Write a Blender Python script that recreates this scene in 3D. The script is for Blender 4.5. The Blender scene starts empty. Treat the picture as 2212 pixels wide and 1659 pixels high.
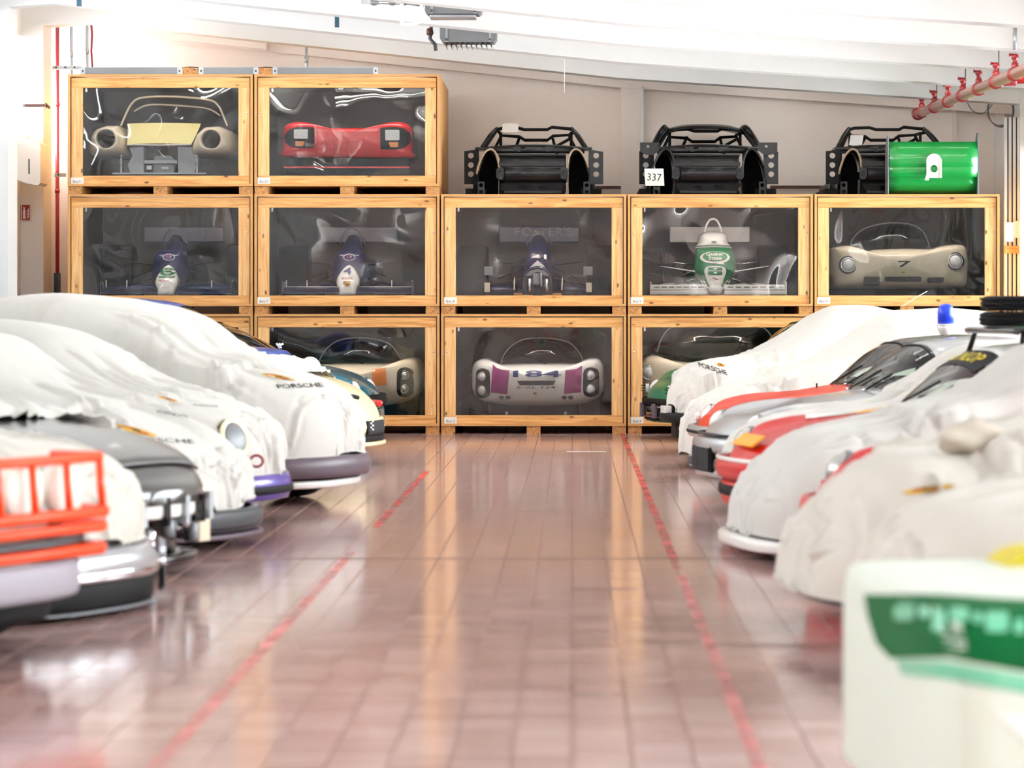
import bpy, bmesh, math, random
import numpy as np
from mathutils import Vector, Matrix, noise
from mathutils.bvhtree import BVHTree
from mathutils.geometry import tessellate_polygon

# ------------------------------------------------------------------ camera, light, exposure
F = 6230.0          # focal length in pixels of the 2212 x 1659 frame
VX, H0 = 1236.0, 672.0   # where the hall's long axis and horizon meet
CZ = 1.52           # camera height
DC = 35.7           # distance of the crate fronts
sc = bpy.context.scene
cd = bpy.data.cameras.new('camera'); cam = bpy.data.objects.new('camera', cd)
sc.collection.objects.link(cam); sc.camera = cam
cam.location = (0, 0, CZ); cam.rotation_euler = (math.radians(90), 0, 0)
cd.sensor_width = 36; cd.sensor_fit = 'HORIZONTAL'; cd.lens = 36 * F / 2212
cd.shift_x = -(VX - 1106) / 2212; cd.shift_y = -(829.5 - H0) / 2212
cd.clip_start = .1; cd.clip_end = 300
cd.dof.use_dof = True; cd.dof.focus_distance = 35.2; cd.dof.aperture_fstop = 2.3

world = bpy.data.worlds.new('world'); sc.world = world; world.use_nodes = True
bg = world.node_tree.nodes['Background']
bg.inputs[0].default_value = (.93, .965, 1, 1); bg.inputs[1].default_value = 15.0
sc.view_settings.view_transform = 'Standard'; sc.view_settings.look = 'None'
sc.view_settings.gamma = 1; sc.view_settings.use_curve_mapping = False
sc.view_settings.exposure = 0.55
sc.cycles.use_denoising = True
sc.cycles.max_bounces = 7; sc.cycles.diffuse_bounces = 4; sc.cycles.glossy_bounces = 3
sc.cycles.transparent_max_bounces = 8; sc.cycles.transmission_bounces = 4
sc.cycles.use_adaptive_sampling = True; sc.cycles.adaptive_threshold = .06
sc.cycles.sample_clamp_indirect = 8
sc.cycles.caustics_reflective = False; sc.cycles.caustics_refractive = False

COL = sc.collection
rnd = random.Random(4)
PI = math.pi

# ------------------------------------------------------------------ helpers
def lin(c):
    return tuple(((x / 255) / 12.92 if x / 255 <= .04045 else ((x / 255 + .055) / 1.055) ** 2.4) for x in c)

def P(px, py, d):
    """pixel -> point on the plane y = d"""
    return Vector(((px - VX) * d / F, d, CZ + (H0 - py) * d / F))

def smat(name, rgb, rough=.5, metal=0, coat=0, var=.04, scale=6, bump=0, bscale=40, spec=.5, **kw):
    m = bpy.data.materials.new(name); m.use_nodes = True
    nt = m.node_tree; b = nt.nodes['Principled BSDF']
    c = lin(rgb)
    b.inputs['Roughness'].default_value = rough; b.inputs['Metallic'].default_value = metal
    b.inputs['Coat Weight'].default_value = coat; b.inputs['Coat Roughness'].default_value = .05
    b.inputs['Specular IOR Level'].default_value = spec
    for k, v in kw.items():
        b.inputs[k.replace('_', ' ')].default_value = v
    tc = nt.nodes.new('ShaderNodeTexCoord')
    n = nt.nodes.new('ShaderNodeTexNoise'); n.inputs['Scale'].default_value = scale; n.inputs['Detail'].default_value = 4
    nt.links.new(tc.outputs['Object'], n.inputs['Vector'])
    mx = nt.nodes.new('ShaderNodeMix'); mx.data_type = 'RGBA'
    mx.inputs[6].default_value = tuple(x * (1 - var) for x in c) + (1,)
    mx.inputs[7].default_value = tuple(min(1, x * (1 + var)) for x in c) + (1,)
    nt.links.new(n.outputs[0], mx.inputs[0]); nt.links.new(mx.outputs[2], b.inputs['Base Color'])
    if bump:
        n2 = nt.nodes.new('ShaderNodeTexNoise'); n2.inputs['Scale'].default_value = bscale; n2.inputs['Detail'].default_value = 3
        nt.links.new(tc.outputs['Object'], n2.inputs['Vector'])
        bp = nt.nodes.new('ShaderNodeBump'); bp.inputs['Strength'].default_value = bump; bp.inputs['Distance'].default_value = .02
        nt.links.new(n2.outputs[0], bp.inputs['Height']); nt.links.new(bp.outputs[0], b.inputs['Normal'])
    return m

def wood(name, axis, light=(232, 182, 120), dark=(190, 128, 66)):
    m = bpy.data.materials.new(name); m.use_nodes = True
    nt = m.node_tree; N = nt.nodes.new; L = nt.links.new; b = nt.nodes['Principled BSDF']
    b.inputs['Roughness'].default_value = .55
    tc = N('ShaderNodeTexCoord'); oi = N('ShaderNodeObjectInfo')
    ad = N('ShaderNodeVectorMath'); ad.operation = 'ADD'
    ml = N('ShaderNodeMath'); ml.operation = 'MULTIPLY'; ml.inputs[1].default_value = 37
    L(oi.outputs['Random'], ml.inputs[0]); L(tc.outputs['Object'], ad.inputs[0]); L(ml.outputs[0], ad.inputs[1])
    mp = N('ShaderNodeMapping'); sc3 = [14, 14, 14]; sc3[axis] = .9
    mp.inputs['Scale'].default_value = sc3; L(ad.outputs[0], mp.inputs[0])
    n1 = N('ShaderNodeTexNoise'); n1.inputs['Scale'].default_value = 2.2; n1.inputs['Detail'].default_value = 6; n1.inputs['Distortion'].default_value = .6
    L(mp.outputs[0], n1.inputs['Vector'])
    r = N('ShaderNodeValToRGB'); r.color_ramp.elements[0].position = .32; r.color_ramp.elements[1].position = .62
    r.color_ramp.elements[0].color = lin(dark) + (1,); r.color_ramp.elements[1].color = lin(light) + (1,)
    L(n1.outputs[0], r.inputs[0])
    mk = N('ShaderNodeMapping'); k3 = [9, 9, 9]; k3[axis] = 4
    mk.inputs['Scale'].default_value = k3; L(ad.outputs[0], mk.inputs[0])
    vo = N('ShaderNodeTexVoronoi'); vo.inputs['Scale'].default_value = 1.0; L(mk.outputs[0], vo.inputs['Vector'])
    kr = N('ShaderNodeValToRGB'); kr.color_ramp.elements[0].position = .05; kr.color_ramp.elements[1].position = .17
    kr.color_ramp.elements[0].color = (1, 1, 1, 1); kr.color_ramp.elements[1].color = (0, 0, 0, 1)
    L(vo.outputs['Distance'], kr.inputs[0])
    mx = N('ShaderNodeMix'); mx.data_type = 'RGBA'; mx.inputs[7].default_value = lin((105, 58, 26)) + (1,)
    L(kr.outputs[0], mx.inputs[0]); L(r.outputs[0], mx.inputs[6]); L(mx.outputs[2], b.inputs['Base Color'])
    bp = N('ShaderNodeBump'); bp.inputs['Strength'].default_value = .15; bp.inputs['Distance'].default_value = .004
    L(n1.outputs[0], bp.inputs['Height']); L(bp.outputs[0], b.inputs['Normal'])
    return m

def glassmat(name, tint, refl=.06, rough=.02, wave=0, wscale=1.5):
    m = bpy.data.materials.new(name); m.use_nodes = True
    nt = m.node_tree; N = nt.nodes.new; L = nt.links.new
    nt.nodes.remove(nt.nodes['Principled BSDF']); out = nt.nodes['Material Output']
    tr = N('ShaderNodeBsdfTransparent'); tr.inputs[0].default_value = tuple(tint) + (1,)
    gl = N('ShaderNodeBsdfGlossy'); gl.inputs['Roughness'].default_value = rough
    fr = N('ShaderNodeFresnel'); fr.inputs[0].default_value = 1.5
    mul = N('ShaderNodeMath'); mul.operation = 'MULTIPLY'; mul.inputs[1].default_value = refl / .04; mul.use_clamp = True
    L(fr.outputs[0], mul.inputs[0])
    mx = N('ShaderNodeMixShader'); L(mul.outputs[0], mx.inputs[0]); L(tr.outputs[0], mx.inputs[1]); L(gl.outputs[0], mx.inputs[2])
    L(mx.outputs[0], out.inputs[0])
    if wave:
        tc = N('ShaderNodeTexCoord'); oi = N('ShaderNodeObjectInfo')
        ml = N('ShaderNodeMath'); ml.operation = 'MULTIPLY'; ml.inputs[1].default_value = 53
        L(oi.outputs['Random'], ml.inputs[0])
        ad = N('ShaderNodeVectorMath'); ad.operation = 'ADD'; L(tc.outputs['Object'], ad.inputs[0]); L(ml.outputs[0], ad.inputs[1])
        n = N('ShaderNodeTexNoise'); n.inputs['Scale'].default_value = wscale; n.inputs['Detail'].default_value = 1.2
        n.inputs['Distortion'].default_value = .5
        L(ad.outputs[0], n.inputs['Vector'])
        bp = N('ShaderNodeBump'); bp.inputs['Strength'].default_value = 1; bp.inputs['Distance'].default_value = wave
        L(n.outputs[0], bp.inputs['Height']); L(bp.outputs[0], gl.inputs['Normal'])
    return m

def tag(o, label=None, cat=None, group=None, kind=None):
    if label: o['label'] = label
    if cat: o['category'] = cat
    if group: o['group'] = group
    if kind: o['kind'] = kind
    return o

def empty(name, loc=(0, 0, 0), rz=0, label=None, cat=None, group=None):
    o = bpy.data.objects.new(name, None); COL.objects.link(o)
    o.location = loc; o.rotation_euler = (0, 0, rz); o.empty_display_size = .1
    return tag(o, label, cat, group)

def mesh(name, V, Fc, mat, parent=None, smooth=False, loc=None):
    me = bpy.data.meshes.new(name); me.from_pydata([tuple(v) for v in V], [], Fc); me.update()
    if smooth:
        me.polygons.foreach_set('use_smooth', [True] * len(me.polygons))
    me.materials.append(mat)
    o = bpy.data.objects.new(name, me); COL.objects.link(o)
    if parent: o.parent = parent
    if loc is not None: o.location = loc
    return o

def fixn(o):
    bm = bmesh.new(); bm.from_mesh(o.data); bmesh.ops.recalc_face_normals(bm, faces=bm.faces); bm.to_mesh(o.data); bm.free()
    return o

def boxdata(lo, hi):
    x0, y0, z0 = lo; x1, y1, z1 = hi
    V = [(x0, y0, z0), (x1, y0, z0), (x1, y1, z0), (x0, y1, z0), (x0, y0, z1), (x1, y0, z1), (x1, y1, z1), (x0, y1, z1)]
    Fc = [(0, 3, 2, 1), (4, 5, 6, 7), (0, 1, 5, 4), (1, 2, 6, 5), (2, 3, 7, 6), (3, 0, 4, 7)]
    return V, Fc

def box(name, lo, hi, mat, parent=None, bev=0):
    lo, hi = [min(a, b) for a, b in zip(lo, hi)], [max(a, b) for a, b in zip(lo, hi)]
    V, Fc = boxdata(lo, hi); o = mesh(name, V, Fc, mat, parent)
    if bev:
        bm = bmesh.new(); bm.from_mesh(o.data)
        bmesh.ops.bevel(bm, geom=bm.edges[:], offset=bev, segments=2, affect='EDGES', profile=.6); bm.to_mesh(o.data); bm.free()
    return o

def merge(parts):
    V, Fc = [], []
    for v, f in parts:
        k = len(V); V += list(v); Fc += [tuple(i + k for i in q) for q in f]
    return V, Fc

def smoothpts(pts, n=6):
    """Catmull-Rom through the points"""
    pts = [Vector(p) for p in pts]; out = []
    for i in range(len(pts) - 1):
        p0 = pts[max(i - 1, 0)]; p1 = pts[i]; p2 = pts[i + 1]; p3 = pts[min(i + 2, len(pts) - 1)]
        for k in range(n):
            t = k / n
            out.append(.5 * ((2 * p1) + (p2 - p0) * t + (2 * p0 - 5 * p1 + 4 * p2 - p3) * t * t + (3 * p1 - p0 - 3 * p2 + p3) * t ** 3))
    return out + [pts[-1]]

def tubedata(pts, r, n=8, closed=False):
    pts = [Vector(p) for p in pts]; V, Fc = [], []
    prev = None
    for i, p in enumerate(pts):
        a = pts[i - 1] if (i > 0 or closed) else p; b = pts[(i + 1) % len(pts)] if (i < len(pts) - 1 or closed) else p
        t = (b - a).normalized()
        up = prev if prev is not None else (Vector((0, 0, 1)) if abs(t.z) < .9 else Vector((1, 0, 0)))
        s = t.cross(up)
        if s.length < 1e-5: s = t.cross(Vector((0, 1, 0)))
        s.normalize(); u = s.cross(t).normalized(); prev = u
        rr = r[i] if isinstance(r, (list, tuple)) else r
        for k in range(n):
            a_ = 2 * PI * k / n; V.append(p + s * (rr * math.cos(a_)) + u * (rr * math.sin(a_)))
    m = len(pts)
    for i in range(m if closed else m - 1):
        for k in range(n):
            j = (i + 1) % m
            Fc.append((i * n + k, i * n + (k + 1) % n, j * n + (k + 1) % n, j * n + k))
    if not closed:
        Fc.append(tuple(range(n))[::-1]); Fc.append(tuple((m - 1) * n + k for k in range(n)))
    return V, Fc

def tube(name, pts, r, mat, parent=None, n=8, closed=False):
    V, Fc = tubedata(pts, r, n, closed); return fixn(mesh(name, V, Fc, mat, parent, True))

def frame_from(nrm):
    n = Vector(nrm).normalized(); a = Vector((0, 0, 1)) if abs(n.z) < .95 else Vector((1, 0, 0))
    x = a.cross(n).normalized(); y = n.cross(x); return x, y, n

def lathedata(prof, n=24, pos=(0, 0, 0), axis=(0, 0, 1), mod=None):
    """prof: list of (r, h) along axis"""
    x, y, z = frame_from(axis); pos = Vector(pos); V, Fc = [], []
    for i, (r, h) in enumerate(prof):
        for k in range(n):
            a = 2 * PI * k / n; rr = r if mod is None else mod(i, k, r)
            V.append(pos + x * (rr * math.cos(a)) + y * (rr * math.sin(a)) + z * h)
    for i in range(len(prof) - 1):
        for k in range(n):
            Fc.append((i * n + k, i * n + (k + 1) % n, (i + 1) * n + (k + 1) % n, (i + 1) * n + k))
    Fc.append(tuple(range(n))[::-1]); Fc.append(tuple((len(prof) - 1) * n + k for k in range(n)))
    return V, Fc

def lathe(name, prof, mat, parent=None, n=24, pos=(0, 0, 0), axis=(0, 0, 1), mod=None, smooth=True):
    V, Fc = lathedata(prof, n, pos, axis, mod); return mesh(name, V, Fc, mat, parent, smooth)

def prismdata(poly, ex, ey, ez, o=(0, 0, 0), depth=.02):
    """2D polygon extruded along ez"""
    o = Vector(o); ex, ey, ez = Vector(ex), Vector(ey), Vector(ez); n = len(poly)
    A = [o + ex * p[0] + ey * p[1] for p in poly]; B = [a + ez * depth for a in A]
    T = tessellate_polygon([[Vector((p[0], p[1], 0)) for p in poly]])
    Fc = [tuple(t) for t in T] + [tuple(i + n for i in t)[::-1] for t in T]
    Fc += [(i, (i + 1) % n, (i + 1) % n + n, i + n) for i in range(n)]
    return A + B, Fc

def prism(name, poly, mat, parent=None, ex=(1, 0, 0), ey=(0, 0, 1), ez=(0, 1, 0), o=(0, 0, 0), depth=.02):
    V, Fc = prismdata(poly, ex, ey, ez, o, depth); return fixn(mesh(name, V, Fc, mat, parent))

def pchip(pts):
    xs = [p[0] for p in pts]; ys = [p[1] for p in pts]; n = len(xs)
    d = [(ys[i + 1] - ys[i]) / max(1e-9, xs[i + 1] - xs[i]) for i in range(n - 1)]
    m = [d[0]] + [0 if d[i - 1] * d[i] <= 0 else 2 * d[i - 1] * d[i] / (d[i - 1] + d[i]) for i in range(1, n - 1)] + [d[-1]]
    def f(x):
        if x <= xs[0]: return ys[0]
        if x >= xs[-1]: return ys[-1]
        i = 0
        while x > xs[i + 1]: i += 1
        h = xs[i + 1] - xs[i]; t = (x - xs[i]) / h
        return (ys[i] * (1 + 2 * t) * (1 - t) ** 2 + m[i] * h * t * (1 - t) ** 2 + ys[i + 1] * t * t * (3 - 2 * t) + m[i + 1] * h * t * t * (t - 1))
    return f

_txt = {}
def textdata(s, bold=0.0):
    """centred glyph outlines, cap height about .7, as 2D vertices and faces"""
    key = (s, bold)
    if key not in _txt:
        c = bpy.data.curves.new('t', 'FONT'); c.body = s; c.align_x = 'CENTER'; c.align_y = 'CENTER'; c.offset = bold; c.resolution_u = 3
        o = bpy.data.objects.new('t', c); COL.objects.link(o)
        dg = bpy.context.evaluated_depsgraph_get(); me = bpy.data.meshes.new_from_object(o.evaluated_get(dg))
        V = [(v.co.x, v.co.y) for v in me.vertices]; Fc = [tuple(p.vertices) for p in me.polygons]
        bpy.data.objects.remove(o); bpy.data.curves.remove(c); bpy.data.meshes.remove(me)
        cx = (min(v[0] for v in V) + max(v[0] for v in V)) / 2; cy = (min(v[1] for v in V) + max(v[1] for v in V)) / 2
        w = max(v[0] for v in V) - min(v[0] for v in V); h = max(v[1] for v in V) - min(v[1] for v in V)
        _txt[key] = ([((a - cx) / w, (b - cy) / h) for a, b in V], Fc)
    return _txt[key]

def text(name, s, mat, parent, o, ex, ey, w, h, bold=.01, off=.002):
    """flat text of size w x h centred at o"""
    V, Fc = textdata(s, bold); ex, ey = Vector(ex).normalized(), Vector(ey).normalized(); nz = ex.cross(ey)
    o = Vector(o) + nz * off
    return mesh(name, [o + ex * (a * w) + ey * (b * h) for a, b in V], Fc, mat, parent)

def tris(poly):
    T = tessellate_polygon([[Vector((p[0], p[1], 0)) for p in poly]])
    return [tuple(p) for p in poly], [tuple(t) for t in T]

def subdiv(V, Fc, levels):
    for _ in range(levels):
        V = list(V); cache = {}; out = []
        def mid(a, b):
            k = (min(a, b), max(a, b))
            if k not in cache:
                V.append(((V[a][0] + V[b][0]) / 2, (V[a][1] + V[b][1]) / 2)); cache[k] = len(V) - 1
            return cache[k]
        for f in Fc:
            for i in range(1, len(f) - 1):
                a, b, c = f[0], f[i], f[i + 1]; ab, bc, ca = mid(a, b), mid(b, c), mid(c, a)
                out += [(a, ab, ca), (ab, b, bc), (ca, bc, c), (ab, bc, ca)]
        Fc = out
    return V, Fc

def bvh_of(o):
    return BVHTree.FromPolygons([v.co.copy() for v in o.data.vertices], [tuple(p.vertices) for p in o.data.polygons])

def decal(name, V2, F2, bvh, mat, parent, o, ex, ey, dr, eps=.004, far=3.0):
    """lay a flat shape onto a surface: each vertex goes to where a ray along dr meets it"""
    o, ex, ey, dr = Vector(o), Vector(ex), Vector(ey), Vector(dr).normalized()
    out, ok = [], []
    for a, b in V2:
        q = o + ex * a + ey * b
        h = bvh.ray_cast(q - dr * far, dr)
        if h[0] is None: out.append(q); ok.append(False)
        else: out.append(h[0] - dr * eps * .5 + (h[1] if h[1].dot(dr) < 0 else -h[1]) * eps); ok.append(True)
    Fc = [f for f in F2 if all(ok[i] for i in f)]
    if not Fc: return None
    return mesh(name, out, Fc, mat, parent, True)

def ell(cx, cy, rx, ry, n=28, a0=0, a1=2 * PI):
    return [(cx + rx * math.cos(a0 + (a1 - a0) * k / n), cy + ry * math.sin(a0 + (a1 - a0) * k / n)) for k in range(n)]

def rrect(x0, y0, x1, y1, r, n=5):
    out = []
    for cx, cy, a in ((x1 - r, y1 - r, 0), (x0 + r, y1 - r, 90), (x0 + r, y0 + r, 180), (x1 - r, y0 + r, 270)):
        for k in range(n + 1):
            t = math.radians(a + 90 * k / n); out.append((cx + r * math.cos(t), cy + r * math.sin(t)))
    return out

# ------------------------------------------------------------------ materials
M = {}
M['wall'] = smat('wall_paint', (236, 226, 219), .85, var=.03, scale=1.2, bump=.25, bscale=30)
M['white'] = smat('white_paint', (230, 230, 229), .7, var=.015, scale=.8, bump=.08, bscale=20)
M['woodh'] = wood('pine_horizontal', 0, (236, 180, 112), (200, 136, 70)); M['woodv'] = wood('pine_vertical', 2, (242, 196, 134), (214, 154, 92)); M['woody'] = wood('pine_end', 1, (205, 150, 88), (160, 102, 50))
M['ply'] = smat('plywood', (206, 152, 90), .6, var=.12, scale=3)
M['lining'] = smat('crate_lining', (96, 92, 90), .8, var=.1)
M['pane'] = glassmat('acrylic_pane', (.95, .95, .95), .045, .012, wave=.05, wscale=1.1)
M['winglass'] = glassmat('window_glass', (.96, .98, .98), .04, .01)
M['carglass'] = glassmat('car_glass', (.86, .93, .89), .05, .01)
M['cover'] = smat('cover_cloth', (199, 195, 188), .75, var=.02, scale=3, bump=.12, bscale=14, Sheen_Weight=.1)
M['coverb'] = smat('cover_cloth_beige', (200, 192, 181), .8, var=.03, scale=3, bump=.12, bscale=14, Sheen_Weight=.1)
M['black'] = smat('black_gloss', (14, 14, 16), .18, coat=.6, var=.1)
M['blackm'] = smat('black_matt', (13, 13, 14), .6, var=.15, spec=.22)
M['rubber'] = smat('tyre_rubber', (20, 20, 21), .8, var=.15, bump=.2, spec=.25)
M['chrome'] = smat('chrome', (225, 225, 228), .12, metal=1, var=.02)
M['steel'] = smat('galvanised_steel', (176, 180, 184), .42, metal=.7, var=.12, scale=14)
M['grey'] = smat('grey_metal', (128, 130, 134), .45, metal=.4, var=.08)
M['dgrey'] = smat('dark_grey', (62, 62, 66), .5, var=.08)
M['redp'] = smat('red_pipe', (150, 22, 30), .35, coat=.3)
M['redb'] = smat('bright_red', (214, 22, 24), .3, coat=.4)
M['copper'] = smat('copper_pipe', (206, 158, 140), .3, metal=.75, var=.08)
M['rail'] = smat('brown_rail', (74, 38, 26), .5)
M['print'] = smat('printed_black', (30, 30, 34), .7)
M['paper'] = smat('paper', (236, 232, 226), .8)
M['gold'] = smat('crest_gold', (206, 158, 48), .5, var=.15)
M['crestred'] = smat('crest_red', (170, 30, 26), .5)
M['lens'] = smat('lamp_lens', (226, 228, 226), .12, coat=.8, var=.12, scale=30)
M['refl'] = smat('lamp_bowl', (200, 200, 196), .2, metal=.8, var=.1)
M['amber'] = smat('amber_lens', (232, 130, 24), .25, coat=.5)
# ------------------------------------------------------------------ the hall
XL, XR, YB, YR = -7.07, 5.85, 38.6, -7.0
def roofz(x):   # underside of the beams
    return pchip_lin([(-7.3, 5.14), (-6.78, 5.18), (-6.21, 5.22), (.62, 4.51), (6.2, 4.15)], x)
def pchip_lin(pts, x):
    for (a, b), (c, d) in zip(pts, pts[1:]):
        if x <= c: return b + (d - b) * (x - a) / (c - a)
    return pts[-1][1]
# floor: a slab with the joints, the tiles laid on it
T = .206
def floor_mat():
    m = bpy.data.materials.new('floor_tile'); m.use_nodes = True
    nt = m.node_tree; N = nt.nodes.new; L = nt.links.new; b = nt.nodes['Principled BSDF']
    g = N('ShaderNodeNewGeometry')
    dv = N('ShaderNodeVectorMath'); dv.operation = 'DIVIDE'; dv.inputs[1].default_value = (T, T, 1); L(g.outputs['Position'], dv.inputs[0])
    fl = N('ShaderNodeVectorMath'); fl.operation = 'FLOOR'; L(dv.outputs[0], fl.inputs[0])
    wn = N('ShaderNodeTexWhiteNoise'); wn.noise_dimensions = '2D'; L(fl.outputs[0], wn.inputs['Vector'])
    rp = N('ShaderNodeValToRGB'); e = rp.color_ramp.elements
    e[0].color = lin((176, 138, 130)) + (1,); e[1].color = lin((194, 160, 153)) + (1,)
    e.new(.5).color = lin((185, 149, 142)) + (1,)
    L(wn.outputs['Value'], rp.inputs[0])
    ns = N('ShaderNodeTexNoise'); ns.inputs['Scale'].default_value = .7; ns.inputs['Detail'].default_value = 5; L(g.outputs['Position'], ns.inputs['Vector'])
    mp = N('ShaderNodeMapping'); mp.inputs['Scale'].default_value = (1.2, 26, 1); L(g.outputs['Position'], mp.inputs[0])
    n2 = N('ShaderNodeTexNoise'); n2.inputs['Scale'].default_value = 1.4; n2.inputs['Detail'].default_value = 4; L(mp.outputs[0], n2.inputs['Vector'])
    mx = N('ShaderNodeMix'); mx.data_type = 'RGBA'; mx.blend_type = 'OVERLAY'; mx.inputs[0].default_value = .45
    L(rp.outputs[0], mx.inputs[6]); L(n2.outputs[0], mx.inputs[7])
    L(mx.outputs[2], b.inputs['Base Color'])
    rr = N('ShaderNodeMapRange'); rr.inputs[1].default_value = .3; rr.inputs[2].default_value = .7; rr.inputs[3].default_value = .07; rr.inputs[4].default_value = .16
    L(n2.outputs[0], rr.inputs[0]); L(rr.outputs[0], b.inputs['Roughness'])
    b.inputs['Specular IOR Level'].default_value = .5
    ad = N('ShaderNodeMath'); ad.operation = 'MULTIPLY_ADD'; ad.inputs[1].default_value = .6; L(n2.outputs[0], ad.inputs[0]); L(ns.outputs[0], ad.inputs[2])
    bp = N('ShaderNodeBump'); bp.inputs['Strength'].default_value = .05; bp.inputs['Distance'].default_value = .01
    L(ad.outputs[0], bp.inputs['Height']); L(bp.outputs[0], b.inputs['Normal'])
    return m
M['tile'] = floor_mat()
M['joint'] = smat('floor_joint', (128, 94, 86), .7, var=.2, scale=20)
floor = box('floor', (XL - .4, YR - .3, -.12), (XR + .4, YB + .3, -.004), M['joint']); tag(floor, kind='structure')
def tiledata(x0, y0, g=.0022, b=.0025):
    a0, a1, c0, c1 = x0 + g, x0 + T - g, y0 + g, y0 + T - g
    V = [(a0, c0, -.004), (a1, c0, -.004), (a1, c1, -.004), (a0, c1, -.004),
         (a0 + b, c0 + b, 0), (a1 - b, c0 + b, 0), (a1 - b, c1 - b, 0), (a0 + b, c1 - b, 0)]
    return V, [(4, 5, 6, 7), (0, 1, 5, 4), (1, 2, 6, 5), (2, 3, 7, 6), (3, 0, 4, 7)]
cells = []
for i in range(int(XL / T) - 1, int(XR / T) + 1):
    for j in range(int(YR / T), int(YB / T) + 1):
        cells.append((i, j))
def tilekey(c):
    x, y = (c[0] + .5) * T, (c[1] + .5) * T
    if y < 9.5 or y > 15: return 1e9
    px = VX + x * F / y
    return y + (0 if (300 if y > 11 else 0) < px < 1850 else 1e6)
cells.sort(key=tilekey)
V0, F0 = tiledata(-T / 2, -T / 2); tile_me = None
for i, j in cells[:300]:
    if tile_me is None:
        o = mesh('floor_tile', V0, F0, M['tile'], floor); tile_me = o.data
    else:
        o = bpy.data.objects.new('floor_tile', tile_me); COL.objects.link(o); o.parent = floor
    o.location = ((i + .5) * T, (j + .5) * T, 0)
o = mesh('tile_field', *merge([tiledata(i * T, j * T) for i, j in cells[300:]]), M['tile'], floor); tag(o, kind='stuff')
def worn(name, rgb, lo=.35, hi=.6):
    m = smat(name, rgb, .35, var=.15, scale=8); nt = m.node_tree; b = nt.nodes['Principled BSDF']
    g = nt.nodes.new('ShaderNodeNewGeometry'); n = nt.nodes.new('ShaderNodeTexNoise'); n.inputs['Scale'].default_value = 2.5; n.inputs['Detail'].default_value = 6
    r = nt.nodes.new('ShaderNodeMapRange'); r.inputs[1].default_value = lo; r.inputs[2].default_value = hi
    nt.links.new(g.outputs['Position'], n.inputs['Vector']); nt.links.new(n.outputs[0], r.inputs[0]); nt.links.new(r.outputs[0], b.inputs['Alpha'])
    return m
M['redline'] = worn('red_floor_line', (206, 56, 58), .25, .7)
M['pinkline'] = worn('worn_floor_line', (228, 128, 124), .2, .8)
M['scratch'] = smat('pale_scratch', (226, 214, 206), .5)
def strip(name, x0, x1, y0, y1, m, z=.0012):
    return mesh(name, [(x0, y0, z), (x1, y0, z), (x1, y1, z), (x0, y1, z)], [(0, 1, 2, 3)], m, floor)
strip('painted_line', -1.41, -1.35, 20.3, 27.4, M['redline']); strip('painted_line', -1.42, -1.36, 6, 18.2, M['pinkline'])
strip('painted_line', .595, .65, 17.0, 37.5, M['redline']); strip('painted_line', .60, .655, 6, 16.6, M['pinkline'])
strip('expansion_joint', -2.2, 1.3, 17.68, 17.74, M['joint']); strip('expansion_joint', -.02, .36, 15.75, 15.8, M['joint'])
strip('expansion_joint', .62, 1.3, 13.08, 13.14, M['joint'])
strip('chalk_mark', -.06, .37, 31.1, 31.25, M['scratch'])
strip('threshold', -3, 2, 35.1, 35.16, M['joint'])

# back wall, rim beam, pilaster
wb = box('wall_back', (XL - .3, YB, 0), (XR + .3, YB + .3, 5.9), M['wall']); tag(wb, kind='structure')
def slopebar(name, xs, zf, y0, y1, h, mat, parent):
    V, Fc = [], []
    for x in xs:
        z = zf(x); V += [(x, y0, z), (x, y1, z), (x, y1, z + h), (x, y0, z + h)]
    for i in range(len(xs) - 1):
        a = 4 * i
        for k in range(4): Fc.append((a + k, a + (k + 1) % 4, a + 4 + (k + 1) % 4, a + 4 + k))
    Fc += [(3, 2, 1, 0), tuple(4 * (len(xs) - 1) + k for k in range(4))]
    return fixn(mesh(name, V, Fc, mat, parent))
slopebar('rim_beam', [-6.6, -6.21, .62, XR], lambda x: pchip_lin([(-7, 5.06), (-6.21, 5.2), (.62, 4.50), (6.2, 4.12)], x), YB - .18, YB, 1.0, M['wall'], wb)
p0, p1 = P(1341, 400, YB - .1), P(1384, 400, YB - .1)
box('pilaster', (p0.x, YB - .16, 0), (p1.x, YB, 4.5), M['wall'], wb)
p0, p1 = P(2150, 400, YB - .1), P(2060, 400, YB - .1)
box('pilaster', (p1.x, YB - .06, 0), (p1.x + .05, YB, 4.2), M['wall'], wb); box('pilaster', (p0.x, YB - .1, 0), (p0.x + .12, YB, 4.2), M['white'], wb)
a, b = P(440, 82, YB - .3), P(575, 110, YB - .3)
slopebar('cable_duct', [P(190, 0, YB).x, b.x], lambda x: 5.0 - .104 * (x + 4.1), YB - .3, YB - .18, .13, M['wall'], wb)
# ceiling slab with beams
cl = slopebar('ceiling', [XL - .3, -6.21, .62, XR + .3], lambda x: roofz(x) + .48, YR - .3, YB + .3, .15, M['white'], None); tag(cl, kind='structure')
beam_y = [37.0 - 2.32 * k for k in range(19)]
for y in beam_y:
    slopebar('ceiling_beam', [XL - .1, -6.78, -6.21, .62, XR + .1], roofz, y, y + .3, .5, M['white'], cl)
M['bluebr'] = smat('blue_bracket', (22, 74, 96), .5)
for px, py, d in ((728, 46, 34.2), (171, 0, 33.2)):
    c = P(px, py, d); box('beam_bracket', c - Vector((.024, .03, .07)), c + Vector((.024, .03, .07)), M['bluebr'], cl)
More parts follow.
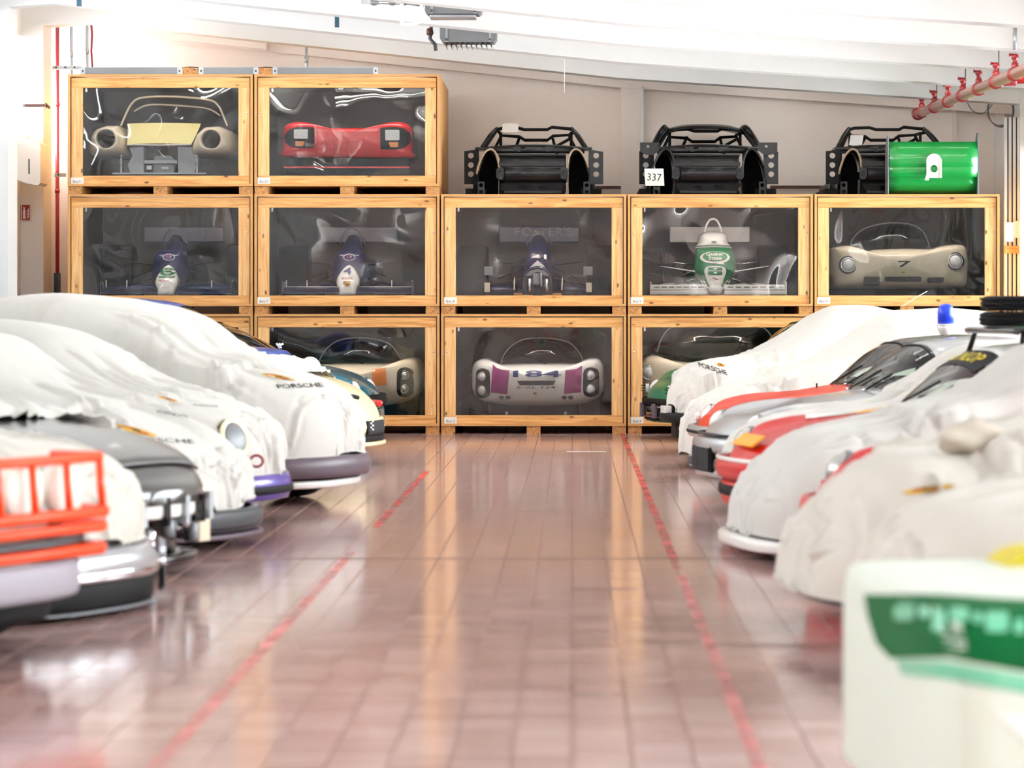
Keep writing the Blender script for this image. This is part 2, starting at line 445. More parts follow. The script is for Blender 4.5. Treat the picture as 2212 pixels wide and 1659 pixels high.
# left wall with columns, clerestory windows
wl = box('wall_left', (XL - .3, YR, 0), (XL, YB, 3.72), M['white']); tag(wl, kind='structure')
box('lintel', (XL - .3, YR, 5.05), (XL, YB, 5.9), M['white'], wl)
for y in beam_y:
    box('column', (XL - .02, y - .02, 0), (-6.78, y + .56, 5.2), M['white'], wl)
M['frame'] = smat('window_frame', (232, 232, 230), .5)
wn = 0
def window(x, y0, y1, z0, z1, mull, thick=.06):
    global wn
    wn += 1
    w = empty('window_%d' % wn, (x, (y0 + y1) / 2, z0)); tag(w, kind='structure')
    h = (y1 - y0) / 2; H = z1 - z0; t = .05
    box('window_frame', (-.03, -h, 0), (.03, h, t), M['frame'], w); box('window_frame', (-.03, -h, H - t), (.03, h, H), M['frame'], w)
    for k in range(mull + 2):
        yy = -h + (2 * h - t) * k / (mull + 1); box('window_frame', (-.03, yy, t), (.03, yy + t, H - t), M['frame'], w)
    for k in range(mull + 1):
        ya = -h + (2 * h - t) * k / (mull + 1) + t; yb = -h + (2 * h - t) * (k + 1) / (mull + 1)
        box('pane', (-.004, ya, t), (.004, yb, H - t), M['winglass'], w)
    return w
for k, y in enumerate(beam_y[:-1]):
    window(XL - .15, y - 2.32 + .56, y, 3.72, 5.05, 0)
# right wall: low parapet, wide windows between slender posts, lintel
wr = box('wall_right', (XR, YR, 0), (XR + .3, YB, .55), M['white']); tag(wr, kind='structure')
box('lintel', (XR, YR, 3.62), (XR + .3, YB, 5.2), M['white'], wr)
for y in beam_y[::2]:
    box('column', (XR - .12, y - .1, 0), (XR + .3, y + .3, 4.3), M['white'], wr)
for k in range(0, len(beam_y) - 2, 2):
    window(XR + .15, beam_y[k + 2] + .3, beam_y[k] - .1, .55, 3.62, 3)
box('wall_panel', (XR, 37.2, .55), (XR + .3, YB, 3.62), M['white'], wr)
# rear wall behind the camera: gate of tall panes
wq = box('wall_rear', (XL, YR - .3, 4.0), (XR, YR, 5.9), M['wall']); tag(wq, kind='structure')
for k in range(5):
    x = XL + (XR - XL - .5) * k / 4; box('pier', (x, YR - .3, 0), (x + .5, YR, 4.0), M['wall'], wq)
for k in range(4):
    x0 = XL + (XR - XL - .5) * k / 4 + .5; x1 = XL + (XR - XL - .5) * (k + 1) / 4
    box('gate_panel', (x0, YR - .25, 0), (x1, YR - .1, 4.0), M['wall'], wq)
    for z in (1.0, 2.0, 3.0): box('gate_rail', (x0, YR - .1, z), (x1, YR - .06, z + .06), M['white'], wq)

# ------------------------------------------------------------------ fittings on walls and ceiling
yw = YB - .25
def vpipe(name, px, py0, py1, d, r, mat, label, cat):
    a, b = P(px, py0, d), P(px, py1, d)
    o = empty(name, (a.x, a.y, b.z), label=label, cat=cat)
    tube('pipe', [(0, 0, 0), (0, 0, a.z - b.z)], r, mat, o, 10)
    return o
o = vpipe('standpipe', 124, 57, 940, 38.1, .026, M['redp'], 'dark red standpipe in the corner beside the wooden crates', 'pipe')
for z in (4.35, 3.2, 2.0): lathe('pipe_clamp', [(.034, 0), (.034, .05)], M['redp'], o, 12, (0, 0, z))
lathe('flange', [(.05, 0), (.05, .03), (.035, .04), (.035, .1)], M['redp'], o, 12, (0, 0, 1.35))
for px, y1, n in ((154, 165, 0), (188, 160, 1), (662, 155, 2)):
    o = vpipe('hanging_conduit', px, 52 if n < 2 else 96, y1 + 60 if n < 2 else 185.5, 37.6, .02, M['steel'],
          ['galvanised conduit hanging beside the dark red standpipe', 'galvanised conduit hanging beside the red hose', 'short galvanised conduit above the channel over the two top crates'][n], 'conduit')
    lathe('coupling', [(.026, 0), (.026, .08)], M['steel'], o, 10, (0, 0, .62 if n < 2 else .3))
tag(tube('red_hose', [P(197, 52, 37.7), P(199, 75, 37.7), P(197, 110, 37.7), P(199, 142, 37.7), P(198, 230, 37.7)], .016, M['redp']), 'thin red hose hanging beside the galvanised conduits', 'hose')
for py, x0, x1 in ((145, 112, 176), (377, 117, 142)):
    a, b = P(x0, py, 37.4), P(x1, py, 37.4)
    o = empty('wall_bracket', (a.x, a.y, a.z - .03), label='slotted steel bracket on the corner beside the ' + ('top of the standpipe' if py < 200 else 'foot of crate Box 11'), cat='bracket')
    w = b.x - a.x; ch = box('rail', (0, 0, 0), (w, .04, .012), M['steel'], o); box('rail', (0, .028, .012), (w, .04, .05), M['steel'], o)
    for k in range(max(1, int(w / .12))): lathe('bolt', [(.012, 0), (.012, .01)], M['dgrey'], o, 8, (.05 + .12 * k, .028, .03), (0, -1, 0))
# brown stub of pipe, rounded white heater casing, signs on the left columns
o = empty('wall_stub', P(50, 228, 36.95), label='rusty brown pipe stub across the left column', cat='pipe')
tube('pipe', smoothpts([(0, 0, 0), (.2, -.02, 0), (.3, -.03, 0), (.315, .1, -.02)], 4), .018, M['rail'], o)
lathe('flange', [(.03, 0), (.03, .02)], M['rail'], o, 10, (.29, -.03, 0), (1, 0, 0))
c0, c1 = P(18, 293, 36.2), P(87, 400, 36.2)
o = empty('heater_casing', (c0.x + .01, 36.2, c1.z), label='rounded white heater casing with a bowed underside on the left column', cat='heater')
w, h = c1.x - c0.x - .01, c0.z - c1.z
pr = [(0, .1), (w * .3, .06), (w * .6, .02), (w * .85, 0), (w - .02, .005), (w, .03), (w, h * .84), (w - .02, h * .88), (w * .55, h * .95), (0, h)]
prism('casing', pr, M['white'], o, depth=.5, o=(0, 0, 0))
box('slot', (w * .62, -.006, .14), (w * .66, .0, .33), M['dgrey'], o); box('cap', (w * .35, .02, h * .96), (w * .55, .2, h * .99), M['white'], o)
M['signred'] = smat('sign_red', (150, 30, 34), .5)
for k, (x0, x1) in enumerate(((31, 45.5), (47, 65))):
    a, b = P(x0, 442, 36.95), P(x1, 476, 36.95)
    o = empty('fire_sign', (a.x, 36.95, b.z), label='dark red fire extinguisher sign with ' + ('flames over a narrow plate' if k == 0 else 'flames over a wide plate') + ' on the left column', cat='sign')
    w, h = b.x - a.x, a.z - b.z
    box('plate', (0, 0, 0), (w, .008, h), M['paper'], o); box('face', (.004, -.003, .004), (w - .004, 0, h - .004), M['signred'], o)
    prism('pictogram', [(w * .15, h * .1), (w * .45, h * .1), (w * .45, h * .6), (w * .38, h * .72), (w * .38, h * .82), (w * .2, h * .88), (w * .22, h * .72), (w * .15, h * .6)], M['paper'], o, o=(0, -.006, 0), depth=.003)
    for q in range(3): prism('flame', [(w * .58, h * (.12 + .2 * q)), (w * .82, h * (.18 + .2 * q)), (w * .9, h * (.42 + .2 * q)), (w * .72, h * (.26 + .2 * q))], M['paper'], o, o=(0, -.006, 0), depth=.003)
box('wall_box', P(116, 632, 37.6), P(131, 590, 37.8), smat('blue_grey_box', (54, 66, 84), .5)); tag(bpy.data.objects['wall_box'], 'small dark blue box low in the corner behind the column', 'box')
# gas heaters under the ceiling
def gas_heater(x0, x1, yt, yb, d, slats, label):
    a, b = P(x0, yt, d), P(x1, yb, d); w, h = b.x - a.x, a.z - b.z
    o = empty('ceiling_heater', (a.x, d, b.z), label=label, cat='heater')
    t = h * .72
    prism('hood', [(0, h), (w, h), (w, h - t * .75), (w * .95, h - t), (w * .05, h - t), (0, h - t * .75)], M['grey'], o, depth=.35)
    for xx in (w * .12, w * .88):
        box('hanger', (xx - .012, -.02, h - t), (xx + .012, -.004, h + .55), M['steel'], o); lathe('bolt', [(.014, 0), (.014, .02)], M['black'], o, 8, (xx, -.02, h - t + .03), (0, -1, 0))
    if slats:
        for k in range(10):
            xx = w * .1 + w * .8 * k / 9
            prism('reflector_fin', [(xx - .02, h - t), (xx + .004, h - t), (xx + .012, 0), (xx + .004, h * .1)], M['dgrey'], o, depth=.3, o=(0, .02, 0))
    else:
        box('reflector', (w * .08, -.01, 0), (w * .9, .3, h - t - .01), M['steel'], o, .01)
    return o
g1 = gas_heater(918, 1040, 8, 38, 31.2, False, 'grey gas heater with a plain reflector under the ceiling')
g2 = gas_heater(950, 1073, 57, 104, 33.6, True, 'grey gas heater with a row of fins under the ceiling')
tube('gas_pipe', [(-.02, .1, .32), (-.1, .1, .3), (-.12, .1, .12), (-.06, .1, .05), (-.05, .1, -.02)], .022, M['dgrey'], g2); lathe('valve', [(.035, 0), (.045, .03), (.035, .08)], M['rail'], g2, 10, (-.12, .1, .16))
pts = [P(868, 8, 31.2), P(868, 40, 31.2), P(872, 53, 31.2), P(905, 48, 31.2), P(912, 30, 31.2), P(910, 10, 31.2)]
tag(tube('white_pipe_loop', smoothpts(pts, 5), .02, M['white']), 'white pipe loop hanging beside the plain ceiling heater', 'pipe')
o = empty('gas_line', P(780, 4, 31.3), label='thin dirty gas line with fittings along the beam by the plain heater', cat='pipe')
tube('pipe', [(0, 0, 0), (.55, 0, -.02), (.68, 0, -.04)], .016, M['steel'], o)
for t in (.1, .3, .42): lathe('fitting', [(.02, 0), (.034, .02), (.034, .06), (.02, .08)], M['grey'], o, 10, (t, 0, -.006), (1, 0, 0))
tag(tube('hanging_string', [P(1219, 112, 35), P(1219.5, 150, 35), P(1219, 200, 35)], .004, M['paper'], None, 5), 'thin pale string hanging from a beam', 'string')
tag(tube('white_downpipe', [P(1388, 186, 38.35), P(1388, 640, 38.35)], .022, M['white'], None, 10), 'white vertical pipe beside the wall pilaster', 'pipe')
for n, (x0, x1, py) in enumerate(((1284, 1372, 405), (1664, 1792, 404))):
    a, b = P(x0, py, 38.45), P(x1, py, 38.45)
    o = empty('hand_rail', a, label=('brown handrail behind the shell with the roll cage beside the pilaster', 'brown handrail between the shell tagged 337 and the green wing')[n], cat='rail')
    box('rail', (0, 0, -.02), (b.x - a.x, .05, .02), M['rail'], o, .005)
    for xx in (.05, b.x - a.x - .09): box('rail_post', (xx, .005, -.2), (xx + .03, .04, -.02), M['dgrey'], o)
# sprinkler main on the right
a, b = P(1983, 246, 38.2), P(2212, 152, 29.2); dirv = (b - a)
o = empty('sprinkler_main', a, label='copper coloured sprinkler pipe with red clamps under the beams', cat='pipe')
e = dirv * 1.9
tube('pipe', [(0, 0, 0), e], .062, M['copper'], o, 14)
def clampring(p, r, wd, nm, m): lathe(nm, [(r * .8, -wd), (r, -wd), (r, wd), (r * .8, wd)], m, o, 14, p, dirv)
clampring((0, 0, 0), .085, .03, 'end_cap', M['redp'])
xs = []
for k in range(13):
    p = dirv * (.045 + .148 * k); clampring(p, .078, .05, 'clamp', M['redp'])
    up = p + Vector((0, 0, .05)); zt = roofz(a.x + p.x) + .1 - a.z
    V1 = lathe('branch_tee', [(.03, 0), (.038, .02), (.038, .06), (.024, .07), (.024, .10), (.036, .11), (.04, .13), (.036, .15), (.02, .16)], M['redp'], o, 10, up)
    lathe('thumb_screw', [(.012, 0), (.012, .05), (.02, .05), (.02, .06)], M['redp'], o, 8, up + Vector((0, 0, .15)), (-1, 0, 0))
    if k % 2 == 0: tube('riser', [up + Vector((0, 0, .2)), Vector((p.x, p.y, zt + .1))], .022, M['steel'], o)
    else: tube('hanger_rod', [up + Vector((.03, 0, .0)), Vector((p.x + .03, p.y, zt + .1))], .006, M['dgrey'], o, 6)
    clampring(dirv * (.045 + .148 * k + .06), .06, .015, 'band', M['steel'])
q = dirv * .84
tube('side_branch', [q, q + Vector((2.2, -.1, .0))], .05, M['redb'], o, 12); lathe('elbow', [(.05, -.08), (.075, -.06), (.075, .06), (.05, .08)], M['redp'], o, 12, q + Vector((.07, 0, 0)), (1, 0, 0))
# cable coil, door rails and box at the right
c = P(2160, 238, 37.8)
o = empty('cable_coil', c - Vector((0, 0, .2)), label='coil of grey cable hung at the top of the white rails', cat='cable')
for k in range(3): tube('cable', [(.17 * math.cos(t) + .01 * k, .02 * k, .2 + (.2 + .01 * k) * math.sin(t)) for t in [2 * PI * i / 24 for i in range(24)]], .009, M['grey'], o, 6, True)
pp = [P(2090, 222, 38.1), P(2100, 238, 38.1), P(2118, 246, 38.1), P(2135, 236, 38.1), P(2150, 215, 38.1)]
tag(tube('loose_cable', smoothpts(pp, 5), .008, M['grey'], None, 6), 'loose grey cable sagging beside the cable coil', 'cable')
o = empty('door_rails', P(2185, 935, 37.0), label='white upright door rails with dark grooves beside the last crate', cat='rail')
for k in range(4):
    box('rail', (-.09 + .055 * k, 0, 0), (-.055 + .055 * k, .08, 4.05), M['white'], o)
    if k < 3: box('groove', (-.055 + .055 * k, .02, 0), (-.035 + .055 * k, .07, 4.05), M['dgrey'], o)
box('junction_box', (-.1, -.06, 2.45), (.02, 0, 2.7), M['white'], o, .01); box('junction_box', (.02, -.06, 2.5), (.14, 0, 2.72), M['white'], o, .01)
box('cross_plate', (-.09, -.03, 2.3), (.11, 0, 2.4), M['woodh'], o)
# ------------------------------------------------------------------ crates
S = F / DC
CW, CH, PH, CDEP = 400 / S, 242 / S, 17 / S, 2.55
PITCHX = 403.4 / S; PITCHZ = CH + PH
CX0 = (346 - VX) / S
M['dark'] = smat('shadow_gap_felt', (26, 20, 16), .9)
crates = {}
M['led'] = smat('led_line', (255, 250, 240), .4)
_b = M['led'].node_tree.nodes['Principled BSDF']; _b.inputs['Emission Color'].default_value = (1, .96, .9, 1); _b.inputs['Emission Strength'].default_value = 60
def crate(col, row, txt, label):
    r = empty('crate', (CX0 + PITCHX * col, DC, PITCHZ * row), label=label, cat='crate', group='wooden display crates stacked against the back wall')
    hw = CW / 2; t = .03; z0 = PH; z1 = PH + CH
    for x in (-hw + .002, -.085, hw - .172): box('skid', (x, .02, 0), (x + .17, CDEP - .02, PH - .0015), M['woody'], r)
    box('floor_panel', (-hw, 0, z0), (hw, CDEP, z0 + t), M['ply'], r)
    box('top_panel', (-hw, 0, z1 - t), (hw, CDEP, z1 - .001), M['ply'], r)
    for s in (-1, 1): box('side_panel', (s * hw, 0, z0 + t), (s * (hw - t), CDEP, z1 - t), M['ply'], r)
    box('back_panel', (-hw + t, CDEP - t, z0 + t), (hw - t, CDEP, z1 - t), M['ply'], r)
    # made-up dark grey liner, painting the dimness inside over bare plywood
    V, Fc = boxdata((-hw + t + .001, .09, z0 + t + .001), (hw - t - .001, CDEP - t - .001, z1 - t - .001))
    mesh('lining', V, [f for f in Fc if f != (0, 1, 5, 4)], M['lining'], r)
    box('reveal_strip', (-hw + t, .022, z0 + t), (hw - t, .03, z1 - t), M['dark'], r) if False else None
    g = .012; xi = hw - t - g; rh = .124; sw = .138
    y0, y1 = .028, .075
    zt, zb = z1 - t - g, z0 + g * .6
    box('top_rail', (-xi, y0, zt - rh), (xi, y1, zt), M['woodh'], r, .003)
    box('bottom_rail', (-xi, y0, zb + .0), (xi, y1, zb + rh), M['woodh'], r, .003)
    for s in (-1, 1):
        st = box('stile', (s * xi, y0 + .002, zb + rh), (s * (xi - sw), y1, zt - rh), M['woodv'], r, .003)
        lathe('screw', [(.012, 0), (.012, .003), (.006, .005)], M['chrome'], st, 10, (s * (xi - .03), y0 + .002, z0 + CH * .66), (0, -1, 0))
    box('pane', (-xi + sw - .02, .06, zb + rh - .02), (xi - sw + .02, .066, zt - rh + .02), M['pane'], r)
    ls = box('light_strip', (-.95, .082, zt - rh + .02), (.95, .086, zt - rh + .034), M['white'], r); box('led_line', (-.94, .0862, zt - rh + .021), (.94, .1, zt - rh + .033), M['led'], ls)  # unseen glowing strip added behind the rail to brighten the car inside
    lc = box('lamp_clip', (-xi + sw + .02, .1, zt - rh - .05), (-xi + sw + .045, .13, zt - rh + .02), M['chrome'], r, .004)  # small chrome hook added for a corner glint; it holds no lamp
    lp = box('label_plate', (-hw + .035, .018, z0 + .008), (-hw + .195, .03, z0 + .11), M['paper'], r)
    text('lettering', txt, M['print'], lp, (-hw + .115, .018, z0 + .06), (1, 0, 0), (0, 0, 1), .016 * len(txt) + .02, .03, .0, .001)
    crates[txt] = r
    return r
def inbox(col, row):
    """centre x and inner floor height of a crate"""
    return CX0 + PITCHX * col, PITCHZ * row + PH + .031
for a in ((0, 0, 'Box 1', 'wooden crate mostly hidden behind the blue and teal cars, under crate Box 6'),
          (1, 0, 'Box 2', 'floor level wooden crate holding a pale car with stacked twin headlamps'),
          (2, 0, 'Box 3', 'wooden crate marked Box 3 holding the white and purple racer 184'),
          (3, 0, 'Box 4', 'wooden crate marked Box 4 behind the green car'),
          (4, 0, 'Box 5', 'wooden crate hidden behind the white covers, under crate Box 10'),
          (0, 1, 'Box 6', 'wooden crate with a dark blue racer and white oil-brand nose cone, under Box 11'),
          (1, 1, 'Box 7', 'wooden crate marked Box 7 with the dark blue racer number 4'),
          (2, 1, 'Box 8', 'wooden crate marked Box 8 with the blue racer missing its nose cone'),
          (3, 1, 'Box 9', 'wooden crate marked Box 9 with the green and white racer number 8'),
          (4, 1, 'Box10', 'wooden crate marked Box10 with the cream racer number 7'),
          (0, 2, 'Box11', 'top wooden crate marked Box11 with a bare cream body'),
          (1, 2, 'Box12', 'top wooden crate marked Box12 with a red car nose')):
    crate(*a)
# galvanised channels lying on the top crates, with wooden packers
ztop = PITCHZ * 3
for n, (x0, x1) in enumerate(((172, 392), (428, 557), (588, 816))):
    a = (x0 - VX) / S; w = (x1 - x0) / S
    o = empty('steel_channel', (a, DC + .05, ztop), label='galvanised steel channel on top of the crates, ' + ('longest piece above Box11', 'short middle piece between two wooden packers', 'end piece above Box12')[n], cat='channel')
    box('web', (0, 0, 0), (w, .004, .088), M['grey'], o); box('flange', (0, 0, .088), (w, .12, .092), M['steel'], o); box('flange', (0, .001, 0), (w, .12, .004), M['steel'], o)
    for xx in (.0, w - .06): box('end_plate', (xx, -.004, .004), (xx + .06, 0, .088), M['steel'], o); lathe('bolt_hole', [(.012, 0), (.012, .002)], M['black'], o, 10, (xx + .03, -.004, .045), (0, -1, 0))
for x0, x1, lb in ((393, 427, 'wooden packer between the long and the short steel channels'), (558, 587, 'wooden packer between the short and the end steel channels')):
    o = empty('wooden_packer', ((x0 - VX) / S, DC + .06, ztop), label=lb, cat='packer')
    w = (x1 - x0) / S
    prism('block', [(0, 0), (w, 0), (w, .07), (w * .6, .085), (0, .09)], M['woody'], o, depth=.1); prism('cover_strip', [(0, .092), (w * .5, .1), (w, .092), (w, .086), (w * .6, .092)], M['rail'], o, depth=.1)

# ------------------------------------------------------------------ black body shells on the second tier
zsh = PITCHZ * 2
M['shell'] = smat('shell_black', (7, 7, 9), .3, spec=.3, coat=.25, var=.12, scale=9)
M['shellg'] = smat('shell_grey_black', (20, 21, 25), .34, spec=.3, coat=.2, var=.15, scale=9)
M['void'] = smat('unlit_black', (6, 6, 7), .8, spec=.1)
M['seal'] = smat('seam_sealer', (150, 132, 108), .6, var=.25, scale=25)
def holed(name, w, h, holes, mat, parent, o, depth=.01, ex=(1, 0, 0), ey=(0, 0, 1), ez=(0, 1, 0), r=.0, outline=None):
    """plate with round or oval holes, cut through"""
    bm = bmesh.new(); poly = outline or [(0, 0), (w, 0), (w, h), (0, h)]
    edges = []
    def loop(pts):
        vs = [bm.verts.new((p[0], p[1], 0)) for p in pts]
        for i in range(len(vs)): edges.append(bm.edges.new((vs[i], vs[(i + 1) % len(vs)])))
    loop(poly)
    for hx, hy, rx, ry in holes: loop(ell(hx, hy, rx, ry, 18))
    bmesh.ops.triangle_fill(bm, use_beauty=True, use_dissolve=False, edges=edges)
    gone = [f for f in bm.faces if any(((f.calc_center_median().x - hx) / rx) ** 2 + ((f.calc_center_median().y - hy) / ry) ** 2 < .93 for hx, hy, rx, ry in holes)]
    bmesh.ops.delete(bm, geom=gone, context='FACES')
    ext = bmesh.ops.extrude_face_region(bm, geom=bm.faces[:]); vs = [g for g in ext['geom'] if isinstance(g, bmesh.types.BMVert)]
    bmesh.ops.translate(bm, verts=vs, vec=(0, 0, depth)); bmesh.ops.recalc_face_normals(bm, faces=bm.faces)
    me = bpy.data.meshes.new(name); bm.to_mesh(me); bm.free(); me.materials.append(mat)
    o, ex, ey, ez = Vector(o), Vector(ex), Vector(ey), Vector(ez)
    for v in me.vertices: v.co = o + ex * v.co.x + ey * v.co.y + ez * v.co.z
    ob = bpy.data.objects.new(name, me); COL.objects.link(ob); ob.parent = parent
    return ob
SS = F / 36.3   # pixels per metre at the shells
def shell(cxpx, kind, label):
    o = empty('body_shell', ((cxpx - VX) / SS, 36.15, zsh), label=label, cat='body shell', group='bare black car bodies on the crates')
    sx = lambda p: (p - 765) / 3.607 / SS       # crop pixels of one shell -> metres
    sz = lambda p: (712 - p) / 3.607 / SS
    B, G = M['shell'], M['shellg']
    # side plates with three holes
    for s in (-1, 1):
        w, h = .185, sz(350) - sz(622)
        holed('jig_plate', w, h, [(w * .45 if s < 0 else w * .52, h * q, .036, .036) for q in (.82, .55, .29)], M['blackm'] if s < 0 else G, o, (sx(228) if s < 0 else sx(1195), .1, sz(622)), .012, r=1,
              outline=[(0, 0), (w, 0), (w, h), (0, h * .95)] if s < 0 else [(0, 0), (w, 0), (w, h * .93), (0, h)])
        box('jig_foot', (s * .60, .3, 0), (s * .86, 1.7, .1), M['blackm'], o)
    # inner wheel houses: domed, hollow to the front
    for s in (-1, 1):
        xc = s * .585; rw, rh = .145, sz(345) * .98; V, Fc = [], []
        n, m = 18, 8
        for j in range(m + 1):
            y = .0 + .75 * j / m; sh = 1 - .25 * (j / m) ** 2
            for i in range(n + 1):
                a = PI * i / n; lean = -s * .05 * math.sin(a)
                V.append((xc + math.cos(a) * rw * 1.05 + lean, y, rh * sh * math.sin(a) ** .72))
        for j in range(m):
            for i in range(n): q = j * (n + 1) + i; Fc.append((q, q + 1, q + n + 2, q + n + 1))
        mesh('wheel_house', V, Fc, B, o, True)
        tube('sealed_seam', [V[i] + Vector((0, -.004, 0)) if isinstance(V[i], Vector) else Vector(V[i]) + Vector((0, -.004, 0)) for i in range(2 if s < 0 else 3, n - 1)], .016 if s < 0 else .014, M['seal'] if kind != 1 else G, o, 6)
        prism('wheel_house_panel', [(xc + math.cos(PI * i / n) * rw * .95 - s * .04 * math.sin(PI * i / n), rh * .93 * math.sin(PI * i / n) ** .72) for i in range(n + 1)], M['void'], o, o=(0, .35, 0), depth=.02)  # near-black sheet painting the dark hollow of the wheel house
        xo = sx(335) if s < 0 else sx(1155)
        holed('foot_plate', .085, sz(605), [(.042, .045, .026, .026), (.042, .13, .026, .026)], G, o, (xo, -.03, .0), .01)
        holed('chassis_leg_end', .095, .15, [(.045, .075, .03, .034)], G, o, (sx(480) if s < 0 else sx(978), -.06, sz(588)), .012, outline=[(0, .02), (.03, 0), (.07, 0), (.095, .03), (.095, .12), (.07, .15), (.02, .15), (0, .12)])
        box('chassis_leg', (sx(487) if s < 0 else sx(985), -.048, sz(580)), ((sx(487) if s < 0 else sx(985)) + .075, 1.2, sz(520)), B, o, .01)
    # nose cross panels
    W2 = sx(1010)
    V, Fc = [], []
    prof = [(0.0, sz(590)), (-.03, sz(575)), (-.05, sz(545)), (-.04, sz(512)), (-.01, sz(500)), (.0, sz(487)), (-.015, sz(482)), (-.015, sz(455)), (.02, sz(448)), (.2, sz(445))]
    for i in range(13):
        x = sx(548) + (sx(975) - sx(548)) * i / 12; dent = .03 * (math.exp(-((i - 3.5) / 1.1) ** 2) + math.exp(-((i - 8.5) / 1.1) ** 2))
        for k, (y, z) in enumerate(prof): V.append((x, y + (dent if 1 <= k <= 3 else 0), z))
    for i in range(12):
        for k in range(len(prof) - 1): q = i * len(prof) + k; Fc.append((q, q + len(prof), q + len(prof) + 1, q + 1))
    mesh('cross_member', V, Fc, G, o, True)
    box('slam_panel', (sx(500), -.02, sz(486)), (sx(1010), .02, sz(452)), G, o, .006)
    w = sx(1020) - sx(505); h = sz(615) - sz(700)
    holed('lower_panel', w, h, [(w * .34, h * .55, .062, .036), (w * .655, h * .55, .062, .036)], M['blackm'], o, (sx(505), .05, sz(700)), .02, outline=[(.06, 0), (w - .06, 0), (w - .04, h * .4), (w, h), (0, h), (.04, h * .4)])
    box('lower_lip', (sx(540), -.0, sz(695)), (sx(985), .06, sz(672)), G, o, .006)
    box('battery_floor', (sx(500), .1, .02), (sx(1010), 1.4, .06), M['blackm'], o); box('bulkhead', (sx(495), .55, .06), (sx(1020), .6, sz(378)), B, o)
    box('bulkhead_shelf', (sx(490), .3, sz(395)), (sx(1020), .6, sz(380)), B, o, .006)
    for s in (-1, 1): box('sill', (s * .62, .75, .0), (s * .78, 2.15, .2), B, o, .02)
    # cowl with two light pressings and a slot
    V, Fc = [], []
    for i in range(17):
        x = sx(375) + (sx(1165) - sx(375)) * i / 16; k = 1 - ((i - 8) / 8) ** 2
        V += [(x, .62 - .1 * k, sz(368)), (x, .6 - .12 * k, sz(330) + .012 * k), (x, .7 - .12 * k, sz(312) + .03 * k)]
    for i in range(16):
        for j in range(2): q = i * 3 + j; Fc.append((q, q + 3, q + 4, q + 1))
    mesh('cowl', V, Fc, B, o, True)
    prism('cowl_pressing', [(sx(588), sz(318)), (sx(662), sz(314)), (sx(662), sz(357)), (sx(645), sz(357))], G, o, o=(0, .475, 0), depth=.02)
    prism('cowl_pressing', [(sx(856), sz(314)), (sx(942), sz(318)), (sx(880), sz(357)), (sx(858), sz(350))], G, o, o=(0, .475, 0), depth=.02)
    box('cowl_slot', (sx(700), .47, sz(333)), (sx(832), .49, sz(321)), M['dgrey'], o)
    for s in (-1, 1): box('strut_top', (s * .5, .3, sz(345)), (s * .74, .7, sz(325)), G if kind == 1 else B, o, .01)
    if kind == 1:
        for s in (-1, 1):
            holed('front_bracket', .24, .16, [(.1, .11, .018, .018)], G, o, (-.86 if s < 0 else .62, -.02, sz(400)), .01, outline=[(0, .16), (.24, .16), (.24, .06), (.16, .0), (.06, .01), (0, .05)] if s < 0 else [(0, .16), (.24, .16), (.24, .05), (.18, .01), (.08, .0), (0, .06)])
    # roll cage
    fr = [(sx(378), .75, sz(312)), (sx(468), 1.05, sz(160)), (sx(510), 1.1, sz(146)), (sx(630), 1.1, sz(142)), (sx(684), 1.1, sz(158)), (sx(868), 1.1, sz(158)), (sx(906), 1.1, sz(138)), (sx(1050), 1.1, sz(152)), (sx(1085), 1.08, sz(178)), (sx(1165), .75, sz(312))]
    rr = [(sx(430), 1.7, .2), (sx(435), 1.7, sz(300)), (sx(492), 1.75, sz(180)), (sx(640), 1.75, sz(190)), (sx(682), 1.75, sz(218)), (sx(866), 1.75, sz(218)), (sx(912), 1.75, sz(184)), (sx(1040), 1.75, sz(176)), (sx(1100), 1.7, sz(300)), (sx(1105), 1.7, .2)]
    zoff = -.02 if kind == 1 else 0
    tube('cage_hoop', [(x, y, z + zoff) for x, y, z in fr], .022, M['blackm'], o); tube('cage_hoop', [(x, y, z + zoff) for x, y, z in rr], .022, M['blackm'], o)
    for a_, b_ in (((sx(900), 1.75, sz(290)), (sx(1055), 1.7, sz(205))), ((sx(910), 1.75, sz(205)), (sx(1000), 2.05, .3)), ((sx(640), 1.75, sz(195)), (sx(595), 2.05, sz(295))),
                   ((sx(492), 1.4, sz(300)), (sx(492), 1.4, sz(170))), ((sx(1060), 1.4, sz(300)), (sx(1060), 1.4, sz(165))), ((sx(470), 1.05, sz(160)), (sx(492), 1.75, sz(180))), ((sx(1085), 1.08, sz(178)), (sx(1040), 1.75, sz(176)))):
        tube('cage_brace', [a_, b_], .02, M['blackm'], o)
    for s in (-1, 1): tube('screen_pillar', smoothpts([(s * .66, .72, sz(312)), (s * .57, .9, sz(215)), (s * .48, 1.08, sz(150))], 4), .026, B, o)
    if kind == 1:
        V, Fc = [], []; n = 16
        for j in range(9):
            y = 1.0 + .95 * j / 8
            for i in range(n + 1):
                t = i / n * 2 - 1; V.append((t * (.50 + .02 * j / 8), y, sz(108) - .075 * abs(t) ** 3.2 - (.05 * (1 - j / 2) if j < 2 else 0) - .012 * ((j - 2) / 6) ** 2 * (j > 2)))
        for j in range(8):
            for i in range(n): q = j * (n + 1) + i; Fc.append((q, q + 1, q + n + 2, q + n + 1))
        rf = mesh('roof', V, Fc, B, o, True)
        md = rf.modifiers.new('s', 'SOLIDIFY'); md.thickness = .025
        for s in (-1, 1): tube('roof_pillar', smoothpts([(s * .68, .74, sz(310)), (s * .6, .9, sz(210)), (s * .52, 1.02, sz(140)), (s * .5, 1.9, sz(140))], 4), .035, B, o)
    return o
sh1 = shell(1152, 0, 'black body shell with an open roll cage beside the two top crates')
sh2 = shell(1529.5, 1, 'black body shell with a roof panel, above crate Box 9')
